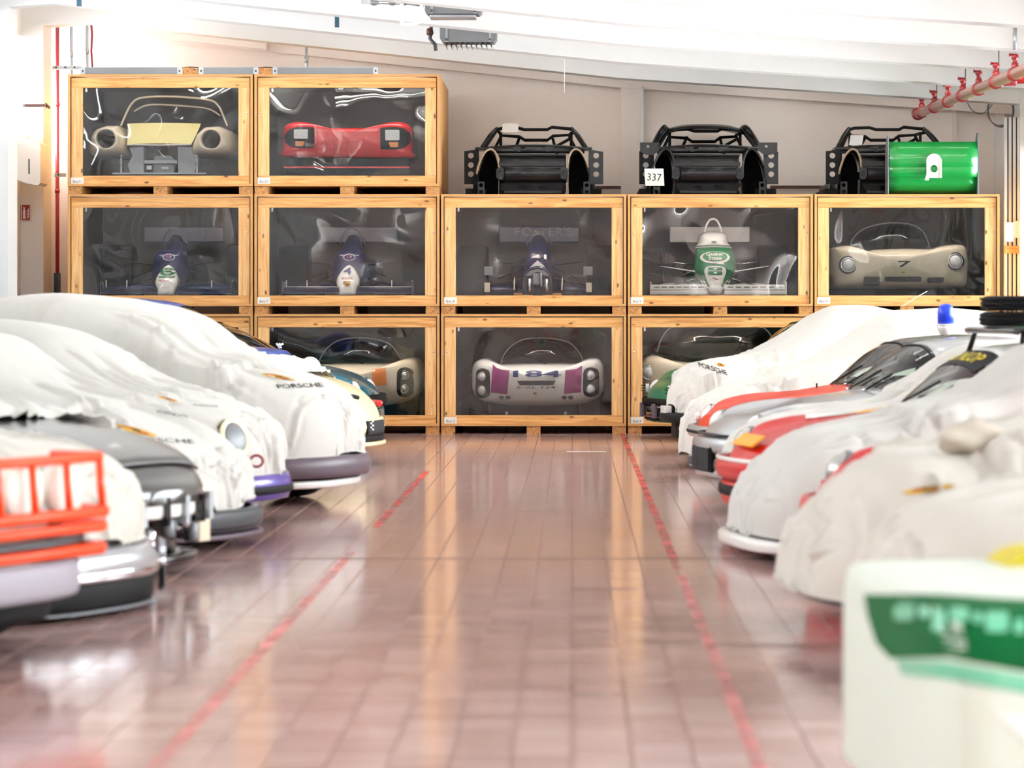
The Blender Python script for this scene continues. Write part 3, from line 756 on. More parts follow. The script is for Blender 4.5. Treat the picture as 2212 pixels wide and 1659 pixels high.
sh3 = shell(1932, 2, 'black body shell with an open roll cage half behind the green wing')
def tagcard(sh, x0, y0, x1, y1, yy, label, txt=None, skew=0):
    a = Vector(((x0 - VX) / SS, 36.15 + yy, CZ + (H0 - y1) / SS)); w = (x1 - x0) / SS; h = (y1 - y0) / SS
    o = empty('paper_tag', a, label=label, cat='tag')
    prism('card', [(0, 0), (w, 0), (w + skew, h), (skew, h)], M['paper'], o, depth=.004)
    if txt: text('lettering', txt, M['print'], o, (w / 2 + skew / 2, 0, h * .5), (1, 0, -.06), (.06, 0, 1), w * .74, h * .42, .0)
    tube('string', [(w * .5, 0, h), (w * .5, .02, h + .03)], .003, M['paper'], o, 5)
tagcard(sh1, 1081, 258, 1116, 277, .95, 'blank pale tag on the cage of the shell beside the top crates', None, .01)
tagcard(sh2, 1393, 366, 1434, 403, -.066, 'white tag reading 337 on the roofed black shell', '337', -.012)
tagcard(sh3, 1853, 280, 1882, 302, 1.3, 'creased tan tag inside the cage of the shell behind the green wing', None, .02)
# green rear wing leaning on the last crate
M['green'] = smat('wing_green', (8, 148, 62), .3, coat=.5, var=.05)
sw_ = F / 35.75
o = empty('rear_wing', ((1918 - VX) / sw_, 35.75, zsh), label='green racing rear wing with grey end plates on crate Box10', cat='rear wing')
w = (2112 - 1922) / sw_; h = (412 - 303) / sw_; V, Fc = [], []
prof = [(.18, 0), (.10, h * .1), (.05, h * .2), (.046, h * .32), (.02, h * .33), (.015, h * .5), (.012, h * .52), (.0, h * .53), (.0, h * .7), (.02, h * .85), (.05, h)]
for i in range(9):
    for y, z in prof: V.append((.02 + w * i / 8, y, z + .022))
n = len(prof)
for i in range(8):
    for k in range(n - 1): q = i * n + k; Fc.append((q, q + n, q + n + 1, q + 1))
wg = mesh('wing_blade', V, Fc, M['green'], o, True); md = wg.modifiers.new('s', 'SOLIDIFY'); md.thickness = .02; md.offset = 1
prism('end_plate', [(0, 0), (.32, 0), (.32, h * .9), (.12, h * 1.17), (.0, h * 1.17)], M['grey'], o, ex=(0, 1, 0), ez=(1, 0, 0), o=(.0, 0, 0), depth=.012)
prism('end_plate', [(0, 0), (.32, 0), (.32, h * .9), (.12, h * 1.22), (.0, h * 1.22)], M['grey'], o, ex=(0, 1, 0), ez=(1, 0, 0), o=(w + .022, 0, 0), depth=.018)
bw = .19; bh = .3
out = [(0, 0), (bw, 0)] + [(bw / 2 + bw / 2 * math.cos(a), bh - bw / 2 + bw / 2 * math.sin(a)) for a in [PI * k / 12 for k in range(13)]]
br = holed('wing_mount', bw, bh, [(bw / 2, bh * .38, .046, .046)], M['paper'], o, ((2000 - 1918) / sw_, -.055, h * .32), .02, outline=out)
for xx in (.0, bw - .016): box('mount_flange', ((2000 - 1918) / sw_ + xx, -.075, h * .32), ((2000 - 1918) / sw_ + xx + .016, -.03, h * .32 + bh * .75), M['white'], br)
prism('tape', [(-.02, -.03), (.03, -.03), (.05, .08), (.01, .1)], M['paper'], o, o=((2000 - 1918) / sw_, -.06, h * .32), depth=.004)
# ------------------------------------------------------------------ cars inside the crates
DI = DC + .22; SI = F / DI
M['cream'] = smat('cream_paint', (226, 212, 186), .3, coat=.5, var=.03)
M['wht'] = smat('white_car_paint', (238, 236, 230), .28, coat=.5, var=.02)
M['purple'] = smat('purple_stripe', (150, 30, 112), .35, coat=.4)
M['navy'] = smat('navy_print', (24, 44, 110), .4)
M['fblue'] = smat('racer_blue', (14, 20, 70), .3, coat=.6)
M['redcar'] = smat('red_paint', (222, 26, 30), .22, coat=.7, var=.04)
M['qgreen'] = smat('racer_green', (14, 112, 66), .3, coat=.5)
M['yellowp'] = smat('primer_yellow', (222, 212, 150), .5, var=.06)
M['domegl'] = glassmat('windscreen', (.5, .52, .52), .06)
DY = (0, 1, 0)
def dome(name, poly, y0, depth, back, mat, parent, p=2.6, tilt=0, c=None, k=7):
    """car nose: outline (x, z) rounded towards the front at y0, sides running back"""
    if c is None: c = (sum(a for a, b in poly) / len(poly), sum(b for a, b in poly) / len(poly))
    zmin = min(b for a, b in poly); n = len(poly); V, Fc = [], []
    rings = [(1, back)] + [(s, depth * (1 - max(0, 1 - s ** p) ** (1 / p))) for s in [1, .985, .95, .88, .76, .58, .36, .14]]
    for s, dy in rings:
        for a, b in poly:
            x, z = c[0] + (a - c[0]) * s, c[1] + (b - c[1]) * s
            V.append((x, y0 + dy + tilt * (z - zmin), z))
    V.append((c[0], y0 + tilt * (c[1] - zmin), c[1]))
    for r in range(len(rings) - 1):
        for i in range(n): Fc.append((r * n + i, (r + 1) * n + i, (r + 1) * n + (i + 1) % n, r * n + (i + 1) % n))
    e = (len(rings) - 1) * n
    for i in range(n): Fc.append((e + i, len(V) - 1, e + (i + 1) % n))
    Fc = [t for f in Fc for t in ([f] if len(f) == 3 else [(f[0], f[1], f[2]), (f[0], f[2], f[3])])]
    return fixn(mesh(name, V, Fc, mat, parent, True))
def smooth2(poly, n=4):
    pts = [Vector((a, b, 0)) for a, b in poly]; m = len(pts); out = []
    for i in range(m):
        p0, p1, p2, p3 = pts[i - 1], pts[i], pts[(i + 1) % m], pts[(i + 2) % m]
        for k in range(n):
            t = k / n; q = .5 * ((2 * p1) + (p2 - p0) * t + (2 * p0 - 5 * p1 + 4 * p2 - p3) * t * t + (3 * p1 - p0 - 3 * p2 + p3) * t ** 3)
            out.append((q.x, q.y))
    return out
class Box:
    """pixel coordinates of one crate's contents -> local metres"""
    def __init__(s, col, row, name, label, cat='race car'):
        s.cx, s.zf = inbox(col, row); s.y0 = DI
        s.root = empty(name, (s.cx, DI, s.zf), label=label, cat=cat)
    def __call__(s, px, py):
        q = P(px, py, DI); return (q.x - s.cx, max(q.z - s.zf, .002))
    def poly(s, pts, ox=0, oy=0, sc=1): return [s(ox + a / sc, oy + b / sc) for a, b in pts]
    def lay(s, name, poly, bvh, mat, lv=2, parent=None, eps=.004):
        V2, F2 = subdiv(*tris(poly), lv)
        return decal(name, V2, F2, bvh, mat, parent or s.root, (0, 0, 0), (1, 0, 0), (0, 0, 1), DY, eps)
    def write(s, txt, bvh, mat, c, w, h, bold=.01, parent=None, skew=0, eps=.008):
        V, Fc = textdata(txt, bold); V2, Fc = subdiv([(c[0] + a * w + skew * b * h, c[1] + b * h) for a, b in V], Fc, 3 if w > .2 else 1)
        return decal('lettering', V2, Fc, bvh, mat, parent or s.root, (0, 0, 0), (1, 0, 0), (0, 0, 1), DY, eps)
    def surf(s, bvh, x, z):
        h = bvh.ray_cast(Vector((x, -3, z)), Vector(DY)); return h[0] if h[0] is not None else Vector((x, .05, z))
def crest2d(put, name, w, h):
    """shield with stag-and-stripe quarters; put(name, poly, mat, eps, parent)"""
    sh = [(-.5, .5), (.5, .5), (.5, 0), (.4, -.25), (0, -.5), (-.4, -.25), (-.5, 0)]
    sh = [(a * w, b * h) for a, b in sh]
    root = put(name, sh, M['gold'], .006, None)
    for q in range(2):
        for a0, a1, b0, b1, m in ((-.46, -.05, .08, .2, 'crestred'), (-.46, -.05, .3, .4, 'print'), (.05, .42, -.12, -.03, 'crestred'), (.05, .34, -.28, -.2, 'print')):
            if q == 0: put('crest_bar', [(a0 * w, b0 * h), (a1 * w, b0 * h), (a1 * w, b1 * h), (a0 * w, b1 * h)], M[m], .009, root)
    put('crest_centre', [(-.12 * w, .12 * h), (.12 * w, .12 * h), (.1 * w, -.1 * h), (0, -.16 * h), (-.1 * w, -.1 * h)], M['print'], .011, root)
    return root
def box_crest(B, bvh, c, w, h):
    def put(name, poly, m, eps, parent): return B.lay(name, [(c[0] + a, c[1] + b) for a, b in poly], bvh, m, 1, parent, eps) or B.root
    return crest2d(put, 'crest', w, h)
def lamp(parent, pos, nrm, r, ring=None, lens='lens', name='headlamp', depth=.06):
    o = lathe(name, [(r * 1.12, depth * -.6), (r * 1.16, 0), (r * 1.12, .012), (r, .016), (r * .98, .004), (r * .3, -depth * .4)], ring or M['chrome'], parent, 24, pos, nrm)
    lathe('lamp_lens', [(r * .98, .006), (r * .8, .022), (r * .45, .034), (r * .1, .038)], M[lens], o, 24, pos, nrm)
    return o

# --- Box 3: white and purple racer 184 (and its pale sister in Box 2)
def twin_lamp_car(col, label, kind):
    B = Box(col, 0, 'race_car', label); off = (col - 2) * 403.4
    C = lambda pts: B.poly(pts, 930 + off, 660, 4.022)
    out = smooth2(C([(350, 700), (352, 560), (372, 505), (420, 475), (490, 472), (545, 500), (590, 520), (760, 516), (930, 514), (1120, 514), (1290, 514), (1330, 485), (1400, 466), (1470, 475), (1508, 540), (1512, 700), (1490, 780), (1430, 830), (1330, 862), (1200, 876), (930, 882), (700, 880), (480, 850), (395, 810), (360, 760)]), 3)
    pm = M['wht'] if kind == 0 else M['cream']
    b = dome('body', out, .0, .42, 1.6, pm, B.root, 2.4); bv = bvh_of(b)
    ws = smooth2(C([(595, 530), (615, 440), (700, 350), (810, 302), (950, 286), (1100, 300), (1225, 342), (1300, 430), (1340, 530), (950, 560)]), 3)
    g = dome('windscreen', ws, .75, .5, 1.2, M['domegl'], B.root, 2.2)
    arc = C([(595, 520), (620, 440), (700, 350), (800, 302), (950, 286), (1100, 300), (1220, 340), (1300, 430), (1340, 520)])
    tube('windscreen_trim', smoothpts([(a, .95, z) for a, z in arc], 4), .008, M['grey'], B.root, 6)
    tube('wiper', [(C([(770, 432)])[0][0], .8, C([(770, 432)])[0][1]), (C([(1010, 515)])[0][0], .62, C([(1010, 515)])[0][1])], .006, M['blackm'], B.root, 6)
    for pts, lamps in (([(390, 640), (392, 590), (412, 560), (450, 548), (492, 560), (514, 590), (516, 760), (495, 795), (440, 808), (400, 790), (388, 750)], ((447, 617), (447, 735))),
                       ([(1325, 630), (1328, 580), (1350, 550), (1392, 538), (1435, 550), (1462, 585), (1466, 740), (1450, 780), (1400, 798), (1345, 785), (1325, 745)], ((1392, 607), (1388, 725)))):
        h = B.lay('lamp_housing', smooth2(C(pts), 2), bv, M['blackm'], 2)
        for q in lamps:
            c = C([q])[0]; p = B.surf(bv, *c); lamp(h, p + Vector((0, -.012, 0)), (0, -1, .05), .052, M['refl'], 'refl' if kind else 'lens')
    if kind == 0:
        for pts in ([(540, 512), (575, 545), (625, 560), (686, 566), (666, 771), (522, 758)], [(1317, 522), (1270, 552), (1172, 564), (1158, 768), (1306, 754)]): B.lay('stripe', C(pts), bv, M['purple'], 3)
        B.write('184', bv, M['navy'], C([(925, 597)])[0], 415 / 4.022 / SI, 50 / 4.022 / SI, .02, eps=.016)
        B.lay('air_slot', C([(750, 654), (1090, 652), (1065, 692), (775, 694)]), bv, M['print'], 3)
        pl = B.lay('number_plate', C([(732, 699), (1100, 697), (1100, 722), (732, 724)]), bv, M['paper'], 2)
        B.write('S-ZL 124', bv, M['print'], C([(915, 710)])[0], 335 / 4.022 / SI, 17 / 4.022 / SI, .01, pl)
        box_crest(B, bv, C([(907, 764)])[0], 32 / 4.022 / SI, 24 / 4.022 / SI)
        for x in (642, 1186):
            n = B.lay('brake_duct', ell(*C([(x, 797)])[0], 68 / 4.022 / SI, 26 / 4.022 / SI), bv, M['paper'], 2)
            for dx in (-26, 30): B.lay('duct_hole', ell(*C([(x + dx, 797)])[0], 24 / 4.022 / SI, 17 / 4.022 / SI, 14), bv, M['dgrey'], 2, n, .008)
        for x in (660, 1172): box('tow_eye', (C([(x - 12, 0)])[0][0], .06, .10), (C([(x + 12, 0)])[0][0], .09, .135), M['steel'], B.root)
    else:
        B.lay('stripe', C([(1230, 540), (1240, 690), (1120, 700), (1110, 560)]), bv, M['amber'], 3)
        B.lay('air_slot', C([(750, 664), (1090, 662), (1065, 702), (775, 704)]), bv, M['print'], 3)
    for s in (-1, 1):
        lathe('tyre', [(.2, -.12), (.28, -.13), (.3, -.1), (.3, .1), (.28, .13), (.2, .12)], M['rubber'], B.root, 24, (s * .7, .95, .302), (1, 0, 0))
    return B
twin_lamp_car(2, 'low white racer number 184 with purple stripes inside crate Box 3', 0)
twin_lamp_car(1, 'low cream racer with stacked twin headlamps inside the floor level crate', 1)
# --- Box 4: pale coupe nose behind the green car
B = Box(3, 0, 'crated_coupe', 'pale coupe with a curved windscreen inside crate Box 4', 'car')
C = lambda pts: B.poly(pts, 1360, 620, 3.77)
out = smooth2(C([(95, 980), (92, 700), (130, 590), (220, 560), (330, 600), (520, 620), (760, 618), (960, 618), (1120, 590), (1230, 560), (1330, 600), (1370, 720), (1365, 980), (1200, 1000), (700, 1005), (260, 1000)]), 3)
b = dome('body', out, 0, .4, 1.6, M['cream'], B.root); bv = bvh_of(b)
arc = C([(240, 540), (270, 440), (330, 350), (430, 322), (730, 312), (1050, 322), (1150, 350), (1210, 440), (1240, 540)])
dome('windscreen', smooth2(arc + C([(730, 600)]), 3), .7, .4, 1.1, M['domegl'], B.root); tube('windscreen_trim', smoothpts([(a, .85, z) for a, z in arc], 4), .012, M['grey'], B.root, 6)
for x in (160, 1300): lamp(B.root, B.surf(bv, *C([(x, 700)])[0]), (0, -1, .1), .08)
tube('wiper', [(C([(370, 540)])[0][0], .6, C([(370, 540)])[0][1]), (C([(420, 620)])[0][0], .45, C([(420, 620)])[0][1])], .006, M['blackm'], B.root, 6)
B.lay('air_slot', C([(500, 800), (960, 800), (940, 840), (520, 840)]), bv, M['print'], 2)
# --- Box10: cream racer 7
B = Box(4, 1, 'race_car', 'low cream racer number 7 with round headlamps inside crate Box10')
C = lambda pts: B.poly(pts, 1740, 80, 2.765)
out = smooth2(C([(166, 1380), (165, 1280), (182, 1255), (260, 1240), (320, 1262), (350, 1290), (420, 1268), (600, 1260), (780, 1262), (830, 1245), (900, 1236), (968, 1242), (990, 1290), (992, 1400), (975, 1488), (880, 1498), (580, 1500), (280, 1500), (190, 1492), (172, 1440)]), 3)
b = dome('body', out, 0, .4, 1.6, M['cream'], B.root, 2.6); bv = bvh_of(b)
arc = C([(310, 1255), (330, 1190), (400, 1130), (540, 1097), (690, 1108), (765, 1160), (800, 1255)])
dome('windscreen', smooth2(arc + C([(560, 1290)]), 3), .75, .5, 1.2, M['domegl'], B.root); tube('windscreen_trim', smoothpts([(a, .95, z) for a, z in arc], 4), .008, M['grey'], B.root, 6)
for x, y in ((257, 1360), (900, 1338)):
    p = B.surf(bv, *C([(x, y)])[0]); h = lathe('lamp_housing', [(.112, -.05), (.115, 0), (.105, .012), (.09, .008)], M['dgrey'], B.root, 28, p + Vector((0, -.02, 0)), (0, -1, .12)); lamp(h, p + Vector((0, -.03, 0)), (0, -1, .12), .082, M['chrome'])
B.write('7', bv, M['print'], C([(590, 1356)])[0], 78 / 2.765 / SI, 36 / 2.765 / SI, .01)
B.lay('badge', ell(*C([(585, 1405)])[0], .018, .011, 14), bv, M['amber'], 1)
for x0, x1, y0, y1 in ((475, 695, 1430, 1460), (350, 450, 1430, 1482), (730, 830, 1434, 1466)):
    B.lay('air_slot', rrect(*(C([(x0, y1)])[0] + C([(x1, y0)])[0]), .02), bv, M['dgrey'], 2)
# --- Box12: red nose with square lamps
B = Box(1, 2, 'crated_coupe', 'red car nose with square headlamps and amber indicators inside crate Box12', 'car')
C = lambda pts: B.poly(pts, 540, 120, 2.963)
out = C([(200, 600), (200, 470), (212, 445), (250, 425), (320, 418), (390, 432), (450, 456), (620, 458), (800, 454), (860, 434), (920, 420), (985, 424), (1026, 448), (1036, 480), (1036, 610), (1034, 652), (620, 652), (203, 645)])
b = dome('body', smooth2(out, 2), 0, .22, 1.4, M['redcar'], B.root, 3.2); bv = bvh_of(b)
for pts, l, a in (([(213, 525), (228, 490), (262, 465), (320, 455), (411, 460), (411, 590), (310, 592), (255, 582), (225, 556)], (280, 472, 375, 532), (290, 548, 370, 580)),
                  ([(1030, 530), (1018, 490), (985, 465), (920, 455), (834, 463), (834, 598), (930, 602), (985, 590), (1018, 562)], (862, 475, 957, 542), (869, 553, 948, 586))):
    h = B.lay('lamp_housing', C(pts), bv, M['blackm'], 3)
    q0, q1 = C([(l[0], l[3])])[0], C([(l[2], l[1])])[0]; yy = B.surf(bv, (q0[0] + q1[0]) / 2, (q0[1] + q1[1]) / 2).y
    prism('headlamp', rrect(*q0, *q1, .018), M['lens'], B.root, o=(0, yy - .018, 0), depth=.03)
    q0, q1 = C([(a[0], a[3])])[0], C([(a[2], a[1])])[0]; prism('indicator', rrect(*q0, *q1, .006), M['amber'], B.root, o=(0, yy - .012, 0), depth=.03)
for x in (428, 820): tube('bonnet_gap', [B.surf(bv, *C([(x, y)])[0]) + Vector((0, -.001, 0)) for y in range(465, 640, 12)], .003, M['crestred'], B.root, 5)
q0, q1 = C([(215, 719)])[0], C([(1022, 709)])[0]; box('splitter', (q0[0], .02, q0[1]), (q1[0], .3, q1[1]), M['redcar'], B.root)
q0, q1 = C([(225, 760)])[0], C([(1010, 655)])[0]; box('lower_bumper', (q0[0], .1, q0[1]), (q1[0], .6, q1[1]), M['blackm'], B.root)
# --- Box11: bare cream body
B = Box(0, 2, 'unfinished_car', 'bare cream body with empty lamp holes inside crate Box11', 'car')
C = lambda pts: B.poly(pts, 0, 120, 3.071)
def ringdome(name, poly, hole, rad, mat):
    """wing with an open round lamp hole"""
    n = 40; c = C([hole])[0]; pts = []
    V, Fc = [], []
    big = [Vector((a, b)) for a, b in poly]
    def edge(ang):
        d = Vector((math.cos(ang), math.sin(ang))); best = None
        for i in range(len(big)):
            a, b2 = big[i] - Vector(c), big[(i + 1) % len(big)] - Vector(c); e = b2 - a; den = d.x * e.y - d.y * e.x
            if abs(den) < 1e-9: continue
            t = (a.x * e.y - a.y * e.x) / den; u = (a.x * d.y - a.y * d.x) / den
            if t > 0 and 0 <= u <= 1 and (best is None or t < best): best = t
        return best or rad
    rings = [(-1, .10), (0, .012), (.06, 0), (.3, .01), (.6, .045), (.85, .13), (.97, .24), (1, .34), (1, 1.1)]
    for f, y in rings:
        for k in range(n):
            a = 2 * PI * k / n; e = edge(a); r = rad * .97 if f < 0 else rad + (e - rad) * f
            V.append((c[0] + r * math.cos(a), y, c[1] + r * math.sin(a)))
    for j in range(len(rings) - 1):
        for k in range(n): Fc.append((j * n + k, j * n + (k + 1) % n, (j + 1) * n + (k + 1) % n, (j + 1) * n + k))
    return fixn(mesh(name, V, Fc, mat, B.root, True))
ringdome('front_wing', C([(570, 660), (568, 600), (582, 530), (622, 482), (700, 456), (768, 458), (800, 520), (828, 590), (836, 657)]), (700, 552), 62 / 3.071 / SI, M['cream'])
ringdome('front_wing', C([(1248, 657), (1256, 600), (1290, 520), (1345, 468), (1440, 460), (1530, 498), (1575, 580), (1592, 640), (1530, 665)]), (1398, 556), 62 / 3.071 / SI, M['cream'])
V, Fc = [], []
top = C([(800, 432), (1050, 428), (1295, 436)]); bot = C([(835, 585), (1050, 588), (1262, 585)])
for j in range(7):
    for i in range(13):
        t = i / 12; a0, a1 = top[0][0] + (top[2][0] - top[0][0]) * t, bot[0][0] + (bot[2][0] - bot[0][0]) * t; f = j / 6
        V.append((a0 + (a1 - a0) * f, .55 - .45 * f ** 1.3, top[0][1] + .01 * math.sin(PI * t) + (bot[0][1] - top[0][1]) * f))
for j in range(6):
    for i in range(12): q = j * 13 + i; Fc.append((q, q + 1, q + 14, q + 13))
mesh('boot_floor', V, Fc, M['yellowp'], B.root, True)
tube('panel_edge', [(a, .1, b) for a, b in C([(835, 588), (1050, 592), (1262, 588)])], .01, M['paper'], B.root, 6)
tube('windscreen_frame', smoothpts([(a, .8, b) for a, b in C([(735, 440), (765, 370), (808, 290), (880, 247), (1100, 240), (1330, 262), (1395, 300), (1430, 370), (1458, 440)])], 4), .014, M['cream'], B.root, 8)
tube('windscreen_frame', smoothpts([(a, 1.1, b) for a, b in C([(800, 330), (900, 285), (1100, 290), (1300, 310), (1390, 360)])], 4), .012, M['cream'], B.root, 8)
M['primer'] = smat('grey_primer', (168, 172, 176), .5, var=.06)
for pts, y, m in (([(845, 605), (940, 600), (940, 775), (850, 775), (835, 720), (865, 660)], .16, 'primer'), ([(1168, 600), (1290, 605), (1300, 700), (1280, 775), (1170, 775)], .16, 'primer'),
               ([(1005, 680), (1020, 660), (1120, 660), (1140, 680), (1140, 775), (1005, 775)], .2, 'grey'), ([(945, 690), (1165, 690), (1165, 712), (945, 712)], .14, 'primer')):
    prism('front_structure', C(pts), M[m], B.root, o=(0, y, 0), depth=.25)
for a0, a1 in ((795, 665), (1300, 665)):
    q0, q1 = C([(a0 - 5, 778)])[0], C([(a0 + 5, a1)])[0]; box('mounting_post', (q0[0], .1, q0[1]), (q1[0], .13, q1[1]), M['steel'], B.root)
    for z in (665, 712): q = C([(a0, z)])[0]; lathe('bolt', [(.02, 0), (.02, .015)], M['steel'], B.root, 8, (q[0], .1, q[1]), (0, -1, 0))
q0, q1 = C([(735, 783)])[0], C([(1360, 775)])[0]; box('base_bar', (q0[0], .1, q0[1]), (q1[0], .14, q1[1]), M['steel'], B.root)
q = C([(980, 740)])[0]; box('bracket', (q[0] - .03, .12, q[1] - .025), (q[0] + .03, .14, q[1] + .025), M['paper'], B.root)
q = C([(1080, 740)])[0]; box('plate', (q[0] - .045, .19, q[1] - .015), (q[0] + .045, .2, q[1] + .015), M['paper'], B.root)

# --- the single seaters
def loft(name, secs, mat, parent, n=20, p=2.6):
    """secs: (y, half width, z low, z high)"""
    V, Fc = [], []
    for y, w, z0, z1 in secs:
        for i in range(n):
            a = 2 * PI * i / n; c, s = math.cos(a), math.sin(a); zc, zh = (z0 + z1) / 2, (z1 - z0) / 2
            V.append((w * math.copysign(abs(c) ** (2 / p), c), y, zc + zh * math.copysign(abs(s) ** (2 / p), s)))
    for j in range(len(secs) - 1):
        for i in range(n): Fc.append((j * n + i, j * n + (i + 1) % n, (j + 1) * n + (i + 1) % n, (j + 1) * n + i))
    Fc += [tuple(range(n))[::-1], tuple((len(secs) - 1) * n + i for i in range(n))]
    return fixn(mesh(name, V, Fc, mat, parent, True))
def single_seater(col, x0, kind, label):
    B = Box(col, 1, 'race_car', label); ofx = P(x0, 600, DI).x - B.cx; base = 637
    L = lambda dx, up: (ofx + dx / SI, max(up / SI - .0, .004))
    R = B.root; R.location.z += .105; blue = M['fblue'] if kind != 9 else M['qgreen']; body2 = M['fblue'] if kind != 9 else M['wht']
    O = lambda secs: [(y, w, max(z0, .005), z1) for y, w, z0, z1 in secs]
    t = loft('tub', O([(.45, .15, .06, .36), (.8, .2, .05, .45), (1.2, .26, .05, .52), (1.9, .36, .05, .5)]), blue, R)
    for v in t.data.vertices: v.co.x += ofx
    e = loft('engine_cover', O([(1.0, .17, .3, .56), (1.15, .15, .3, .68), (1.3, .11, .3, .78), (1.8, .08, .3, .7)]), body2, R)
    for v in e.data.vertices: v.co.x += ofx
    hoop = [L(-28, 112), L(-22, 128), L(-12, 144), L(0, 149), L(12, 144), L(23, 128), L(29, 112)] if kind != 9 else [L(-19, 140), L(-14, 156), L(-8, 166), L(0, 169), L(8, 166), L(14, 156), L(20, 140)]
    tube('roll_hoop', smoothpts([(a, 1.0, b) for a, b in hoop], 5), .011 if kind != 9 else .014, M['wht'] if kind == 9 else M['fblue'], R, 8)
    tb = bvh_of(t)
    for s in (-1, 1):
        for (ax, az), (bx, bz), y0, y1 in (((28, 62), (86, 38), .6, .75), ((28, 66), (98, 74), .9, .8), ((30, 40), (100, 20), .6, .8)):
            a, b = L(s * ax, az), L(s * bx, bz); tube('wishbone', [(a[0], y0, a[1]), (b[0], y1, b[1])], .008, M['blackm'] if kind != 9 else M['chrome'], R, 6)
        a = L(s * (138 if kind != 8 else 148), 0)[0]
        lathe('tyre', [(.2, -.19), (.3, -.2), (.325, -.16), (.325, .16), (.3, .2), (.2, .19)], M['rubber'], R, 24, (max(-.86, min(.86, a)), 1.95, .33), (1, 0, 0))
        sp = loft('side_pod', O([(1.25, .2, .02, .12), (1.6, .24, .01, .17), (2.1, .22, .01, .17)]), blue if kind != 9 else M['wht'], R)
        for v in sp.data.vertices: v.co.x += ofx + s * .48
    # rear wing
    box('rear_wing', (ofx - .52, 2.2, .70), (ofx + .52, 2.4, .90), M['fblue'] if kind != 9 else M['wht'], R, .01)
    M.setdefault('dimtext', smat('dim_lettering', (150, 152, 160), .6))
    if kind == 8: text('lettering', "FOSTER'S", M['dimtext'], R, (ofx + .06, 2.2, .84), (1, 0, 0), (0, 0, 1), .74, .11, .0)
    # front wing
    if kind in (6, 7):
        a, b = (L(-143, 2), L(141, 20))
        fw = []
        for s, x0_, x1_ in ((-1, -142, -16), (1, 16, 140)):
            q0, q1 = L(x0_, 3), L(x1_, 20)
            V = [(q0[0], .05, .02), (q1[0], .05, .02), (q1[0], .42, .09), (q0[0], .42, .09), (q0[0], .05, .035), (q1[0], .05, .035), (q1[0], .42, .105), (q0[0], .42, .105)]
            w_ = mesh('front_wing', V, boxdata((0, 0, 0), (1, 1, 1))[1], M['fblue'], R); fixn(w_)
            tube('wing_edge', [(q0[0], .42, .108), (q1[0], .42, .108)], .006, M['wht'] if kind == 7 else M['navy'], w_, 6)
            tx = text('lettering', "FOSTER'S", M['dimtext'], w_, ((q0[0] + q1[0]) / 2, .235, .0775), (1, 0, 0), (0, .37, .07), .38, .09, .005, .012)
            e0 = q0[0] if s < 0 else q1[0]; box('end_plate', (e0 - .006, .03, .01), (e0 + .006, .46, .17), M['fblue'], R)
            for k in (-.2, .25): box('gurney_stay', (e0 + (k if s > 0 else -k) * 0 - s * (.28 if k < 0 else .02), .4, .1), (e0 - s * (.28 if k < 0 else .02) + .012, .41, .19), M['paper'], w_)
        no = smooth2([L(a, b) for a, b in ((0, 70), (9, 62), (17, 50), (23, 37), (24, 24), (19, 13), (17, 1), (0, 0), (-17, 1), (-19, 13), (-25, 24), (-25, 37), (-18, 50), (-9, 62))], 3)
        nc = dome('nose_cone', no, -.12, .12, .35, M['wht'], R, 2.2, 1.0); nv = bvh_of(nc)
        if kind == 7:
            B.write('4', nv, M['navy'], L(-2, 52), 17 / SI, 14 / SI, .02, nc); B.write('BOSCH', nv, M['crestred'], L(-2, 36), 22 / SI, 4.5 / SI, .01, nc)
            box_crest(B, nv, L(-2, 24), 15 / SI, 12 / SI)
        else:
            B.lay('logo_ring', smooth2([L(a, b) for a, b in ((-17, 50), (-8, 58), (8, 58), (17, 50), (8, 43), (-8, 43))], 3), nv, M['qgreen'], 2, nc, .006)
            B.write('Quaker', nv, M['paper'], L(0, 53), 20 / SI, 5 / SI, .01, nc, eps=.012); B.write('State', nv, M['paper'], L(0, 47.5), 15 / SI, 4.5 / SI, .01, nc, eps=.012)
            B.lay('logo_tail', [L(-18, 41), L(18, 41), L(15, 38), L(-17, 38)], nv, M['qgreen'], 2, nc, .006)
            B.write('BOSCH', nv, M['crestred'], L(-4, 31), 22 / SI, 4 / SI, .01, nc)
        q = L(1, 83)
        bd = prism('badge', ell(q[0], q[1], 13 / SI, 7.5 / SI), M['paper'], R, o=(0, .30, 0), depth=.006); prism('badge_face', ell(q[0], q[1], 11.5 / SI, 6.3 / SI), M['navy'], bd, o=(0, .296, 0), depth=.004)
        text('lettering', 'F', M['crestred'], bd, (q[0] - .01, .295, q[1]), (1, 0, 0), (0, 0, 1), .035, .05, .03); text('lettering', 'r', M['paper'], bd, (q[0] + .024, .295, q[1] + .004), (1, 0, 0), (0, 0, 1), .02, .03, .02)
        st = dome('scuttle', smooth2([L(a, b) for a, b in ((-34, 30), (-36, 70), (-30, 92), (-18, 98), (18, 98), (30, 92), (36, 70), (34, 30))], 3), .32, .2, .6, M['fblue'], R, 2.4)
